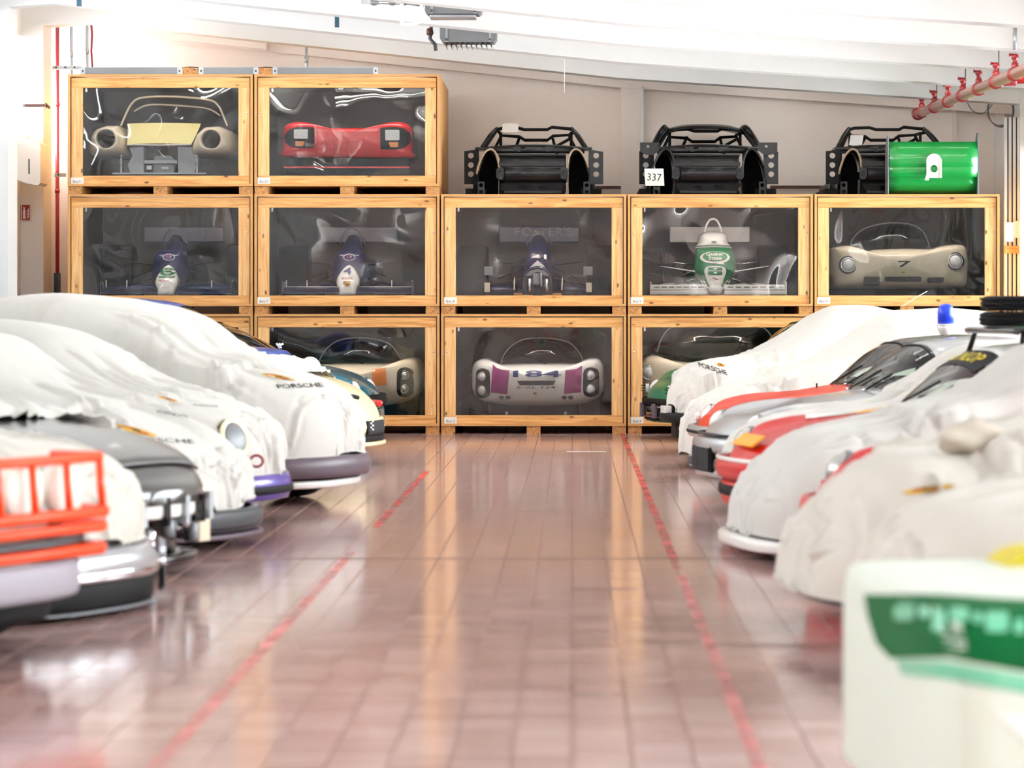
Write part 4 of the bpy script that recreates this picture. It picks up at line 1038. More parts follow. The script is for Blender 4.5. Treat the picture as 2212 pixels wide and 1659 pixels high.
    if kind == 8:
        arch = [L(a, b) for a, b in ((-30, 0), (-30, 30), (-27, 44), (-18, 54), (0, 59), (18, 54), (27, 44), (30, 30), (30, 0))]
        tube('bulkhead_rim', smoothpts([(a, .0, b) for a, b in arch], 4), .012, M['fblue'], R, 8)
        prism('bulkhead_plate', smooth2([L(a, b) for a, b in ((-28, 2), (-28, 30), (-24, 44), (-15, 52), (0, 55), (15, 52), (24, 44), (28, 30), (28, 2))], 2), M['dgrey'], R, o=(0, .14, 0), depth=.02)
        prism('arch_panel', [L(a, b) for a, b in ((-26, 43), (-16, 53), (0, 57), (16, 53), (26, 43), (14, 42), (11, 47), (0, 51), (-11, 47), (-14, 42))], M['primer'], R, o=(0, .02, 0), depth=.03)
        prism('nose_flash', [L(a, b) for a, b in ((0, 76), (17, 60), (10, 62), (0, 64), (-10, 62), (-17, 60))], M['wht'], R, o=(0, .1, 0), depth=.03)
        tp = dome('scuttle', smooth2([L(a, b) for a, b in ((-30, 30), (-31, 55), (-24, 75), (-12, 84), (12, 84), (24, 75), (31, 55), (30, 30))], 3), .16, .3, .7, M['fblue'], R, 2.2, .3); tv = bvh_of(tp)
        text('lettering', '41', M['paper'], R, (L(2, 86)[0], .4, L(2, 84)[1]), (1, 0, 0), (0, .3, 1), 34 / SI, 11 / SI, .02)
        for dx, up, rr, hh in ((-17, 6, .03, .17), (20, 6, .03, .17), (-3, 22, .045, .14), (8, 18, .02, .24)):
            c = L(dx, up); lathe('reservoir', [(rr * .8, 0), (rr, .01), (rr, hh), (rr * .8, hh + .01)], M['chrome'] if dx != -3 else M['primer'], R, 14, (c[0], .06, c[1]))
        for dx, up in ((-22, 44), (21, 44), (-5, 16), (9, 16)):
            c = L(dx, up); lathe('coupling', [(.012, 0), (.016, .02), (.01, .04)], M['gold'] if up > 40 else M['chrome'], R, 10, (c[0], .1, c[1]), (0, -1, 0))
        for dx in (-7, 8): c = L(dx, 2); tube('brake_line', smoothpts([(c[0], .08, .02), (c[0] + .02, .05, .07), (c[0] - .01, .07, .12)], 4), .006, M['dgrey'], R, 6)
        for s in (-1, 1):
            q = L(s * 52, 12); prism('guide_vane', [(q[0] - .006, q[1]), (q[0] + .012, q[1]), (q[0] + .016, q[1] + .14), (q[0] + .004, q[1] + .17)], M['cream'], R, o=(0, .35, 0), depth=.02)
            q = L(s * 110 - 0, 54); box('mirror', (q[0] - .06, 1.05, q[1] - .055), (q[0] + .06, 1.1, q[1] + .06), M['grey'], R, .01)
            q = L(s * 112, 18); box('brake_plate', (q[0] - .035, .8, q[1] - .06), (q[0] + .035, .84, q[1] + .06), M['cream'], R)
            text('lettering', 'GOODYEAR', M['dimtext'], R, (L(s * 86 - 2, 44)[0], .95, L(0, 44)[1]), (1, 0, -.05), (0, 0, 1), .24, .03, .0)
    if kind == 9:
        tp = dome('nose_section', smooth2([L(a, b) for a, b in ((-44, 52), (-42, 80), (-38, 98), (-30, 104), (0, 105), (30, 104), (38, 98), (43, 80), (44, 52), (26, 26), (12, 14), (-12, 14), (-26, 26))], 3), .18, .2, .6, M['qgreen'], R, 2.2, .25); tv = bvh_of(tp)
        B.lay('logo_ring', ell(*L(0, 82), 32 / SI, 13 / SI), tv, M['paper'], 2, tp, .006); B.lay('logo_field', ell(*L(0, 84), 26 / SI, 10 / SI), tv, M['qgreen'], 2, tp, .010)
        B.write('Quaker', tv, M['paper'], L(0, 88), 38 / SI, 8 / SI, .02, tp, eps=.014); B.write('State', tv, M['paper'], L(0, 80), 29 / SI, 7 / SI, .02, tp, eps=.014)
        B.lay('logo_tail', [L(-16, 73), L(16, 71), L(22, 67), L(8, 68)], tv, M['paper'], 2, tp, .006)
        fl = B.lay('nose_flash', smooth2([L(a, b) for a, b in ((0, 64), (14, 63), (22, 58), (23, 50), (18, 36), (12, 22), (0, 18), (-12, 22), (-18, 36), (-23, 50), (-22, 58), (-14, 63))], 2), tv, M['wht'], 3, tp, .008)
        for dy, hh in ((57.5, 6), (48.5, 8)):
            B.lay('number_bar', rrect(L(-15, dy - hh / 2)[0], L(0, dy - hh / 2)[1], L(15, 0)[0], L(0, dy + hh / 2)[1], .012), tv, M['qgreen'], 2, tp, .012)
            B.lay('number_hole', rrect(L(-3.5, dy - 1.5)[0], L(0, dy - 1.5)[1], L(3.5, 0)[0], L(0, dy + 1.5)[1], .006), tv, M['wht'], 1, tp, .016)
        box_crest(B, tv, L(0, 36), 15 / SI, 8 / SI)
        sh = dome('shoulders', smooth2([L(a, b) for a, b in ((-36, 100), (-33, 116), (-24, 138), (24, 138), (33, 116), (38, 100))], 3), .75, .25, .6, M['wht'], R, 2.6)
        for up in (103, 108): tube('seam', [(L(-38, 0)[0], .72, L(0, up)[1]), (L(0, 0)[0], .55, L(0, up + 2)[1]), (L(38, 0)[0], .72, L(0, up)[1])], .008, M['grey'], R, 6)
        box('air_intake', (L(-5, 0)[0], .73, L(0, 116)[1]), (L(5, 0)[0], .78, L(0, 120)[1]), M['grey'], R, .006)
        for x0_, x1_ in ((-141, -18), (18, 152)):
            q0, q1 = L(x0_, 1), L(x1_, 24); w_ = box('front_wing', (q0[0], .02, .006), (q1[0], .12, .06), M['wht'], R, .015)
            box('wing_flap', (q0[0], .12, .065), (q1[0], .3, .135), M['wht'], R, .012); tube('wing_edge', [(q0[0], .11, .063), (q1[0], .11, .063)], .006, M['grey'], R, 6)
            for k in range(7): a = q0[0] + .08 + k * (q1[0] - q0[0] - .16) / 6; box('slot', (a - .035, .115, .095), (a + .035, .121, .108), M['dgrey'], w_)
            e0 = q0[0] if x0_ < 0 else q1[0]; box('end_plate', (e0 - .008, .0, .005), (e0 + .008, .32, .17), M['wht'], R)
        nb = dome('nose_cone', smooth2([L(a, b) for a, b in ((-14, 6), (-15, 14), (-10, 22), (10, 22), (15, 14), (14, 6), (8, 1), (-8, 1))], 3), -.05, .12, .4, M['wht'], R, 2.4)
        for s in (-1, 1):
            for k in (0, .03): tube('push_rod', [(L(s * 15, 14)[0] + s * k, .1, L(0, 14)[1]), (L(s * 38, 48)[0] + s * k, .3, L(0, 50)[1])], .007, M['chrome'], R, 6)
            tube('wishbone_front', [(L(s * 44, 52)[0], .3, L(0, 52)[1]), (L(s * 118, 64)[0], .5, L(0, 64)[1])], .008, M['wht'], R, 6)
    for yy in (.3, 1.5): box('support_beam', (ofx - .3, yy, -.104), (ofx + .3, yy + .12, .03), M['woodh'], R)
    for q in [x for x in R.children_recursive if x.type == 'MESH']:
        for v in q.data.vertices: v.co.y = v.co.y * .74 + .05
    return B
single_seater(0, 357, 6, 'dark blue single seater with a white and green nose cone inside crate Box 6')
single_seater(1, 750, 7, 'dark blue single seater with number 4 on its nose inside crate Box 7')
single_seater(2, 1161, 8, 'dark blue single seater without nose cone inside crate Box 8')
single_seater(3, 1547, 9, 'green and white single seater number 8 inside crate Box 9')
# ------------------------------------------------------------------ parked cars
def smax(a, b, k):
    h = max(k - abs(a - b), 0) / k; return max(a, b) + h * h * k * .25
class Car:
    """one parking place: nose at pixel column nose_px at distance d; side -1 left row, +1 right row"""
    def __init__(s, side, d, nose_px, yaw=0, dx=0):
        s.side, s.d = side, d; s.yaw = math.radians(yaw); s.x0 = (nose_px - VX) * d / F + dx + side * .52 * math.sin(s.yaw); s.nose = nose_px; s.s = F / d
        s.rz = -math.radians(yaw) if side < 0 else PI + math.radians(yaw); s.loc0 = Vector((s.x0, d, 0)); s.Ri = Matrix.Rotation(-s.rz, 3, 'Z')
        s.near = -1 if side < 0 else 1
    def root(s, name, label, cat, group=None): return empty(name, s.loc0, s.rz, label, cat, group)
    def L(s, px, py, d=None): return s.Ri @ (P(px, py, d or s.d) - s.loc0)
    def prof(s, pts, tail):
        out = [((s.nose - px if s.side < 0 else px - s.nose) / s.s / math.cos(s.yaw), CZ + (H0 - py) / s.s) for px, py in pts]
        return [(max(0, u), z) for u, z in out] + tail
    def hit(s, bvh, px, py):
        c = s.Ri @ (Vector((0, 0, CZ)) - s.loc0); q = s.L(px, py); dr = (q - c).normalized(); h = bvh.ray_cast(c, dr)
        return (h[0], h[1]) if h[0] is not None else (q, Vector((0, s.near, .3)))
    def put(s, name, poly, bvh, mat, parent, lv=2, eps=.004, F2=None):
        """shape given in photograph pixels laid on the surface that the line of sight meets"""
        V2, F2 = subdiv(*tris(poly), lv) if F2 is None else (poly, F2)
        c = s.Ri @ (Vector((0, 0, CZ)) - s.loc0); out, ok = [], []
        for a, b in V2:
            dr = (s.L(a, b) - c).normalized(); h = bvh.ray_cast(c, dr); ok.append(h[0] is not None)
            out.append(h[0] + (h[1] if h[1].dot(dr) < 0 else -h[1]) * eps if h[0] is not None else s.L(a, b))
        Fc = [f for f in F2 if all(ok[i] for i in f) and max((out[i] - out[f[0]]).length for i in f) < .5]
        return mesh(name, out, Fc, mat, parent, True) if Fc else None
    def write(s, txt, bvh, mat, parent, a, b, h, bold=.01, lean=0, eps=.006, name='lettering'):
        """text whose middle line runs from pixel a to pixel b, h pixels high"""
        V, Fc = textdata(txt, bold); w = math.hypot(b[0] - a[0], b[1] - a[1]); ex = ((b[0] - a[0]) / w, (b[1] - a[1]) / w); c = ((a[0] + b[0]) / 2, (a[1] + b[1]) / 2)
        up = (lean, -1)
        V2 = [(c[0] + ex[0] * x * w + up[0] * y * h, c[1] + ex[1] * x * w + up[1] * y * h) for x, y in V]
        V2, Fc = subdiv(V2, Fc, 1)
        return s.put(name, V2, bvh, mat, parent, 0, eps, Fc)
class Shape:
    def __init__(s, W, prof, hem, cab=None, wc=.6, r=.7, q=2.5, n=3.2, k=.05, fend=0, L=None, m=2.6, fu=(.1, 1.25), fv=.68):
        s.W, s.r, s.q, s.n, s.k, s.wc, s.m = W, r, q, n, k, wc, m
        s.L = L or prof[-1][0]; s.pf = pchip(prof); s.hem = hem if callable(hem) else (lambda u: hem); s.cb = pchip(cab) if cab else None
        s.fend, s.fu, s.fv = fend, fu, fv
    def w(s, u):
        t = min(max(u / s.r, 0), 1); a = max(.24, (1 - (1 - t) ** s.q) ** (1 / s.q))
        e = max(0, (u - (s.L - .5)) / .5); return s.W * a * (1 - .35 * min(1, e) ** 2.5)
    def un(s, v): return s.r * (1 - max(0, 1 - min(1, abs(v) / s.W) ** s.q) ** (1 / s.q))
    def z(s, u, v, cabin=True):
        w = s.w(u); t = min(1, abs(v) / w); z0 = s.hem(u); zl = z0 + (s.pf(u) - z0) * (1 - t ** s.n) ** (1 / s.n)
        if s.fend:
            f = max(0, min(1, (u - s.fu[0]) / .25)) * max(0, min(1, (s.fu[1] - u) / .7)); f = f * f * (3 - 2 * f)
            zl += s.fend * f * math.exp(-((abs(v) / s.W - s.fv) / .17) ** 2) * (1 - t ** 6)
        if s.cb and cabin:
            c = s.cb(u); b = s.pf(u)
            if c > b:
                wc = s.wc * (1 if u < s.L * .55 else 1 - .25 * (u - s.L * .55) / s.L); tt = abs(v) / wc
                if tt < 1: zl = smax(zl, b - .05 + (c - b + .05) * (1 - tt ** s.m) ** (1 / s.m), s.k)
        return zl
    def us(s, nu):
        k = nu // 4; return [s.r * .5 * (i / k) ** 1.8 for i in range(k)] + [s.r * .5 + (s.L - s.r * .5) * i / (nu - k) for i in range(nu - k + 1)]
    def grid(s, nu=64, nv=40, ns=7, cabin=True, rng=None):
        """rows of points from one hem over the top to the other hem"""
        rows = []
        for u in (s.us(nu) if rng is None else rng):
            w = s.w(u); z0 = s.hem(u); row = []; qm = (1 - .965 ** s.n) ** (1 / s.n)
            side = []
            for i in range(ns):
                qf = qm * i / ns; side.append((w * (1 - qf ** s.n) ** (1 / s.n), z0 + (s.pf(u) - z0) * qf))
            top = [(-.965 + 1.93 * i / nv) * w for i in range(nv + 1)]
            row = [Vector((-u, -a, b)) for a, b in side] + [Vector((-u, v, s.z(u, v, cabin))) for v in top] + [Vector((-u, a, b)) for a, b in side[::-1]]
            rows.append(row)
        return rows
def gridmesh(name, rows, mat, parent, cap=True, smooth=True):
    V = [p for r in rows for p in r]; m = len(rows[0]); Fc = []
    for j in range(len(rows) - 1):
        for i in range(m - 1): q = j * m + i; Fc.append((q, q + m, q + m + 1, q + 1))
    if cap: Fc += [tuple(range(m)), tuple((len(rows) - 1) * m + i for i in range(m))[::-1]]
    return fixn(mesh(name, V, Fc, mat, parent, smooth))
def fold(sh, rows, seed, amp=.011, hemamp=.02, drape=26, pull=9, gather=7):
    """cloth folds: soft swells, drape folds down to the hem, pulls along the bonnet, gathers round the nose"""
    A = np.array([[tuple(p) for p in r] for r in rows]); R, C = A.shape[:2]; g = random.Random(int(seed * 10))
    n = np.cross(np.gradient(A, axis=0), np.gradient(A, axis=1)); n /= np.maximum(np.linalg.norm(n, axis=2, keepdims=True), 1e-9)
    ax = A.copy(); ax[..., 1] = 0; ax[..., 2] = .35; ax[..., 0] = np.minimum(ax[..., 0], -.5)
    n *= np.where(np.sum(n * (A - ax), axis=2, keepdims=True) < 0, -1, 1)
    D = np.zeros((R, C))
    for j in range(R):
        for i in range(C):
            x, y, z = A[j, i]; t = i / (C - 1) * 2 - 1
            D[j, i] = amp * (1.1 * noise.noise(Vector((-x * 2.4 + seed, t * 2.2, 3.1 * seed))) + .5 * noise.noise(Vector((-x * 6.2 + t * 2, t * 2.6, seed))) * (.4 + abs(t)))
    ul = [-rows[j][0].x for j in range(R)]
    jj = lambda u: min(range(R), key=lambda k: abs(ul[k] - u))
    ii = lambda t: max(0, min(C - 1, round((t + 1) / 2 * (C - 1))))
    paths = []
    for _ in range(drape):
        sd = g.choice((-1, 1)); u = g.uniform(.02, 2.6) ** 1.2; t0, t1 = g.uniform(.2, .62), g.uniform(.86, 1.0); du = g.uniform(-.25, .12)
        paths.append(([A[jj(max(ul[0], u + du * q / 7)), ii(sd * (t0 + (t1 - t0) * q / 7))] for q in range(8)], g.uniform(.014, .03), g.uniform(.5, 1.5) * g.choice((1, 1, -.7))))
    for _ in range(pull):
        sd = g.choice((-1, 1)); t0 = g.uniform(.0, .62) * sd; u0, u1 = g.uniform(.9, 1.9), g.uniform(.15, .7); t1 = t0 + g.uniform(-.12, .3) * sd
        paths.append(([A[jj(max(ul[0], u0 + (u1 - u0) * q / 9)), ii(t0 + (t1 - t0) * (q / 9) ** 1.6)] for q in range(10)], g.uniform(.018, .035), g.uniform(.6, 1.4)))
    for _ in range(gather):
        u = g.uniform(.0, .16); c = g.uniform(-.5, .5); w = g.uniform(.15, .4)
        paths.append(([A[jj(max(ul[0], u + .05 * math.sin(q))), ii(c + w * (q / 7 * 2 - 1))] for q in range(8)], g.uniform(.012, .02), g.uniform(.4, .9)))
    Q = A.reshape(-1, 3); acc = np.zeros(len(Q))
    for pts, w, h in paths:
        best = np.full(len(Q), 9.0); m = len(pts) - 1
        for k in range(m):
            a_, b_ = pts[k], pts[k + 1]; d = b_ - a_; L2 = max(float(d @ d), 1e-9); tt = np.clip(((Q - a_) @ d) / L2, 0, 1)
            e = np.linalg.norm(Q - a_ - tt[:, None] * d, axis=1); f = (k + tt) / m
            best = np.minimum(best, e + w * 1.6 * np.abs(2 * f - 1) ** 3)
        acc += h * np.exp(-(best / w) ** 2) - .45 * h * np.exp(-((best - 2.1 * w) / w) ** 2)
    D += acc.reshape(R, C) * amp * 1.25
    B = A + n * D[..., None]
    return [[Vector(B[j, i]) for i in range(C)] for j in range(R)]
M['beige_in'] = smat('cover_inside', (196, 184, 168), .85)
def wheel(parent, pos, r=.31, w=.22, rim='steel', near=-1):
    x, y, z = pos
    t = lathe('wheel', [(r * .62, -w * .4), (r * .66, -w * .5), (r * .93, -w * .5), (r, -w * .36), (r, w * .36), (r * .93, w * .5), (r * .66, w * .5), (r * .62, w * .4)], M['rubber'], parent, 32, pos, (0, 1, 0))
    lathe('rim', [(r * .63, 0), (r * .63, .03), (r * .56, .035), (r * .5, .01), (r * .2, .02), (r * .12, .04), (.01, .04)], M[rim], t, 20, (x, y + near * w * .42, z), (0, near, 0))
    return t
def wheels(parent, car, sh, xf=.85, wb=2.3, r=.31, w=.21, inset=.13):
    for u in (xf, xf + wb):
        for s in (-1, 1): wheel(parent, (-u, s * (sh.W - inset), r + .001), r, w, 'steel', s)
def band(name, sh, z0, z1, out, umax, mat, parent, n=28, thick=.05, a0=-1, a1=1, bow=0):
    """bar that follows the nose in plan between heights z0 and z1"""
    pts = []; back = [sh.r + (umax - sh.r) * i / 4 for i in range(5)] if umax > sh.r else []
    for i in range(n + 1):
        th = (a0 + (a1 - a0) * i / n) * PI / 2; v = sh.W * math.copysign(abs(math.sin(th)) ** .85, math.sin(th)); pts.append((min(sh.un(v), umax), v))
    if a0 <= -1 and back: pts = [(u, -sh.W) for u in back[::-1]] + pts
    if a1 >= 1 and back: pts = pts + [(u, sh.W) for u in back]
    V, Fc = [], []; m = len(pts)
    for i, (u, v) in enumerate(pts):
        ua, va = pts[max(i - 1, 0)]; ub, vb = pts[min(i + 1, m - 1)]; t = Vector((-(ub - ua), vb - va)); t = t.normalized() if t.length > 1e-9 else Vector((0, 1)); nx, ny = t.y, -t.x
        for oo, zz in ((out - thick, z0), (out - .01, z0), (out, z0 + (z1 - z0) * .2), (out + bow, (z0 + z1) / 2), (out, z0 + (z1 - z0) * .8), (out - .01, z1), (out - thick, z1)):
            V.append((-u + nx * oo, v + ny * oo, zz))
    for i in range(m - 1):
        for k in range(7): Fc.append((i * 7 + k, i * 7 + (k + 1) % 7, (i + 1) * 7 + (k + 1) % 7, (i + 1) * 7 + k))
    Fc += [tuple(range(7)), tuple((m - 1) * 7 + k for k in range(7))]
    return fixn(mesh(name, V, Fc, mat, parent, True))
REAR = [(2.5, 1.30), (3.1, 1.22), (3.6, 1.02), (4.0, .86), (4.22, .66), (4.3, .45)]
def covered(side, d, nose_px, pts, tail, hem, label_cover, label_car, seed, W=.86, carmat='dgrey', yaw=0, cab_from=.95, hood_cap=.92, mat='cover', r=.75, wc=.62, amp=.011, k=.16, wr=.31, xf=.9, bh=.17, wi=.21, n=2.9, q=2.5, dx=0):
    c = Car(side, d, nose_px, yaw, dx)
    full = c.prof(pts, tail); low = [(u, min(z, hood_cap)) for u, z in full]
    sh = Shape(W, low, hem, full, wc, r, q, n, k)
    cv = c.root('car_cover', label_cover, 'car cover', 'white dust covers over the parked cars')
    rows = fold(sh, sh.grid(150, 72, 12), seed, amp)
    g = gridmesh('cloth', rows, M[mat], cv, False)
    hm = [r_[0] + Vector((0, -.003, .012)) for r_ in rows] ; hm2 = [r_[-1] + Vector((0, .003, .012)) for r_ in rows]
    tube('hem', [p for p in hm[::-1]] + [p for p in rows[0][1:-1:3]] + hm2, .008, M[mat], cv, 5)
    bv = bvh_of(g)
    # the car underneath
    car = c.root('covered_car', label_car, 'car')
    z1 = max(.42, sh.hem(.3) + .12); lo = Shape(W - .07, [(0, z1 * .9), (.08, z1), (1, z1 + .05), (sh.L - .2, z1 + .05), (sh.L - .06, z1 * .9)], bh, None, r=r, q=q, L=sh.L - .1)
    rows2 = [[p + Vector((-.05, 0, 0)) for p in rr] for rr in lo.grid(40, 12, 4)]
    gridmesh('body', rows2, M[carmat], car)
    wheels(car, c, lo, xf, 2.35, wr, inset=wi)
    return c, cv, car, sh, bv, lo
def bare(side, d, nose_px, paint, label, zs=1.0, W=.84, yaw=0, hem=.2, fend=.09, name='sports_car', cab=True, prof=None, cabp=None, glass=True, wr=.31, dx=0, roofmat=None, r=.6, wc=.6, hollow=True, L=4.28):
    c = Car(side, d, nose_px, yaw, dx); o = c.root(name, label, 'car')
    pf = prof or [(0, .34), (.012, .46), (.05, .54), (.12, .60), (.3, .67), (.7, .745), (1.35, .86), (2.5, .88), (3.5, .86), (4.0, .78), (4.2, .6), (4.28, .4)]
    pf = [(u, z * zs) for u, z in pf]
    cp = [(u, z * zs) for u, z in (cabp or [(1.26, .82), (1.42, .98), (1.66, 1.18), (1.95, 1.28), (2.4, 1.31), (3.0, 1.23), (3.6, 1.03), (4.0, .8)])]
    sh = Shape(W, pf, hem * zs, None, wc, r, 2.5, 3.3, .05, fend * zs, L)
    b = gridmesh('body', sh.grid(80, 48, 7), M[paint], o); bv = bvh_of(b)
    wheels(o, c, sh, .9, 2.27, wr)
    if cab:
        cf = pchip(cp); uw = cp[2][0] + .12; us = [cp[0][0] + (cp[-1][0] - cp[0][0]) * i / 40 for i in range(41)]; na = 36
        def pt(u, a):
            base = sh.pf(u) - .03; top = cf(u); w_ = wc * (1.02 if u < 2.4 else 1.02 - .12 * (u - 2.4)); ca, sa = math.cos(a), math.sin(a)
            h = max(0, top - base); bul = 1 - .22 * (1 - abs(ca)) * 0
            return Vector((-u - .10 * (abs(ca) ** 2) * (1 if u < uw else 0) * max(0, (uw - u) / .7), w_ * math.copysign(abs(ca) ** .62, ca) * (1 - .16 * max(0, sa) ** 1.5), base + h * sa ** .72 if sa > 0 else base))
        P2 = [[pt(u, PI * i / na) for i in range(na + 1)] for u in us]
        rf, ws, sw = [], [], []
        for j in range(40):
            for i in range(na):
                u = (us[j] + us[j + 1]) / 2; a = (i + .5) / na; e = min(a, 1 - a)
                q = (j * (na + 1) + i, (j + 1) * (na + 1) + i, (j + 1) * (na + 1) + i + 1, j * (na + 1) + i + 1)
                if u < uw and e > .155 and u > cp[0][0] + .05: ws.append(q)
                elif uw - .25 + (.14 - e) * -1.5 < u < 3.25 and .02 < e < .125 and not 2.55 < u < 2.62: sw.append(q)
                else: rf.append(q)
        VV = [p for r_ in P2 for p in r_]
        for nm, fc, mt in (('roof', rf, M[roofmat or paint]), ('windscreen', ws, M['carglass']), ('side_window', sw, M['carglass'])):
            me = fixn(mesh(nm, VV, fc, mt, o, True)); bm = bmesh.new(); bm.from_mesh(me.data); bmesh.ops.delete(bm, geom=[v for v in bm.verts if not v.link_faces], context='VERTS'); bm.to_mesh(me.data); bm.free()
            if nm == 'roof': md = me.modifiers.new('s', 'SOLIDIFY'); md.thickness = .018
        tube('windscreen_seal', [pt(uw, PI * t / 20) for t in range(4, 17)], .012, M['blackm'], o, 6)
        # cabin
        fl = box('cabin_tray', (-3.2, -wc * .93, sh.pf(2) - .02), (-1.5, wc * .93, sh.pf(2) + .0), M['blackm'], o)
        for s in (-1, 1):
            st = box('seat', (-2.75, s * .3 - .2, sh.pf(2)), (-2.55, s * .3 + .2, sh.pf(2) + .24), M['blackm'], o, .05); box('headrest', (-2.74, s * .3 - .1, sh.pf(2) + .25), (-2.62, s * .3 + .1, sh.pf(2) + .34), M['blackm'], st, .03)
        box('dashboard', (-1.75, -wc * .85, sh.pf(1.6) - .02), (-1.5, wc * .85, sh.pf(1.6) + .05), M['blackm'], o, .03)
        tube('steering_wheel', [(-1.95 - .06 * math.sin(t), -.3 * c.near * -1 + .17 * math.cos(t), sh.pf(2) + .08 + .15 * math.sin(t)) for t in [2 * PI * k / 20 for k in range(20)]], .013, M['blackm'], o, 6, True)
        tube('mirror_stalk', [pt(uw, PI / 2) - Vector((0, 0, .02)), pt(uw, PI / 2) - Vector((-.02, 0, .09))], .008, M['blackm'], o, 6)
        box('rear_view_mirror', pt(uw, PI / 2) - Vector((.02, .11, .15)), pt(uw, PI / 2) - Vector((-.02, -.11, .08)), M['blackm'], o, .015)
        for v in (-.25, .2):
            a_ = Vector((-cp[0][0] - .02, v, sh.z(cp[0][0], v) + .012)); b_ = pt(cp[0][0] + .2, PI / 2 - (v + c.near * .38) * 1.1) + Vector((.015, 0, .015)); wp = tube('wiper', [a_, b_], .008, M['blackm'], o, 6); lathe('wiper_pivot', [(.018, -.01), (.018, .015)], M['chrome'], wp, 8, a_)
    return c, o, sh, b, bv
def wing_lamp(c, o, sh, bv, r=.085, u=.2, z=None, nrm=(.86, 0, .5), rim='chrome', lens='lens', fv=None, out=.0):
    """round lamp let into the front of each wing, found by going in along the lamp's own axis"""
    n = Vector(nrm).normalized()
    for s in (-1, 1):
        v = s * sh.W * (fv or sh.fv); p0 = Vector((-u, v, sh.z(u, v) - .03 if z is None else z)); h = bv.ray_cast(p0 + n * 1.5, -n)
        p = (h[0] if h[0] is not None else p0) + n * out
        hl = lathe('headlamp_bowl', [(r * .9, -.25), (r * 1.18, -.06), (r * 1.18, 0), (r * 1.1, .014), (r * .97, .006)], M[rim], o, 28, p, n)
        lathe('headlamp_lens', [(r * .98, .002), (r * .9, .022), (r * .6, .042), (r * .2, .05), (.004, .051)], M[lens], hl, 28, p, n)
M['red2'] = smat('rally_red', (200, 12, 16), .35, coat=.15, spec=.3); M['orange'] = smat('orange_red', (204, 52, 26), .35, coat=.15, spec=.3)
M['silver'] = smat('silver_paint', (176, 177, 179), .3, metal=.5, coat=.6); M['carg'] = smat('green_paint', (6, 106, 70), .3, coat=.25, spec=.4)
M['teal'] = smat('teal_paint', (30, 116, 140), .22, metal=.35, coat=.7); M['blue'] = smat('blue_paint', (24, 72, 162), .28, coat=.4)
M['anth'] = smat('anthracite_paint', (74, 72, 70), .28, metal=.3, coat=.6); M['mauve'] = smat('mauve_plastic', (96, 82, 92), .4, var=.1); M['violet'] = smat('violet_paint', (74, 44, 146), .3, coat=.5)
M['orangeb'] = smat('orange_bar', (244, 72, 22), .4, coat=.1, spec=.3); M['lwhite'] = smat('lamp_cover', (238, 232, 220), .5); M['beaconb'] = glassmat('beacon_blue', (.03, .10, .8), .06)
M['blue2'] = smat('beacon_core', (20, 60, 210), .3, Emission_Strength=0); M['yel'] = smat('yellow_print', (232, 206, 20), .45); M['yelo'] = smat('orange_plate', (250, 168, 30), .45)
M['ivory'] = smat('ivory_paint', (240, 226, 186), .28, coat=.5)
def cover_crest(c, bv, cv, x0, y0, x1, y1, h=5):
    """oval crest printed on the cover, drawn between two pixels"""
    w = math.hypot(x1 - x0, y1 - y0); cx, cy = (x0 + x1) / 2, (y0 + y1) / 2; ex = ((x1 - x0) / w, (y1 - y0) / w)
    T = lambda pts: [(cx + ex[0] * a * w, cy + ex[1] * a * w - b * h) for a, b in pts]
    k = c.put('crest', T(ell(0, 0, .5, .5, 20)), bv, M['gold'], cv, 2, .004)
    if k:
        for a0, a1, b0, b1, m in ((-.3, -.05, .05, .3, 'crestred'), (.05, .3, -.3, -.05, 'crestred'), (-.08, .1, -.15, .2, 'print')): c.put('crest_field', T([(a0, b0), (a1, b0), (a1, b1), (a0, b1)]), bv, M[m], k, 1, .007)
    return k
# ================= right row
YW = 12
# R1 green car next to the crates
c, o, sh, b, bv = bare(1, 33.9, 1386, 'carg', 'green car with a round headlamp and black bumper in front of crate Box 4', 1.12, yaw=YW)
wing_lamp(c, o, sh, bv, .095, .2, None, (.82, .0, .56))
band('bumper', sh, .42, .50, .05, .7, M['blackm'], o); band('number_panel', sh, .27, .41, .03, .35, M['black'], o); band('bumper_lip', sh, .24, .28, .02, .5, M['blackm'], o)
for s in (-1, 1):
    k = prism('horn_grille', rrect(-.035, -.06, .035, .06, .012), M['chrome'], o, ex=(.35, .94 * s, 0), ey=(0, 0, 1), ez=(-.94, .35 * s, 0), o=(-.06, s * .6, .60), depth=.05)
    for q in range(3): box('grille_slot', (-.075, s * .6 - .04, .565 + .03 * q), (-.03, s * .6 + .04, .575 + .03 * q), M['black'], k)
    tube('door_mirror', smoothpts([(-1.5, s * .78, .98), (-1.5, s * .86, 1.02), (-1.49, s * .9, 1.04)], 3), [.02] * 6 + [.05], M['black'], o)
tv = bvh_of([q for q in o.children if q.name.startswith('number_panel')][0])
c.write('PORSCHE', tv, M['paper'], o, (1407, 879), (1430, 880), 3.6, .01)
for k in range(3): c.put('small_mark', rrect(1408 + 2.5 * k, 883.5, 1410 + 2.5 * k, 886, .5, 2), tv, M['paper'], o, 1, .006)
for s in (-1, 1): box('bumper_guard', (.0, s * .3 - .035, .27), (.06, s * .3 + .035, .44), M['mauve'], o, .02)
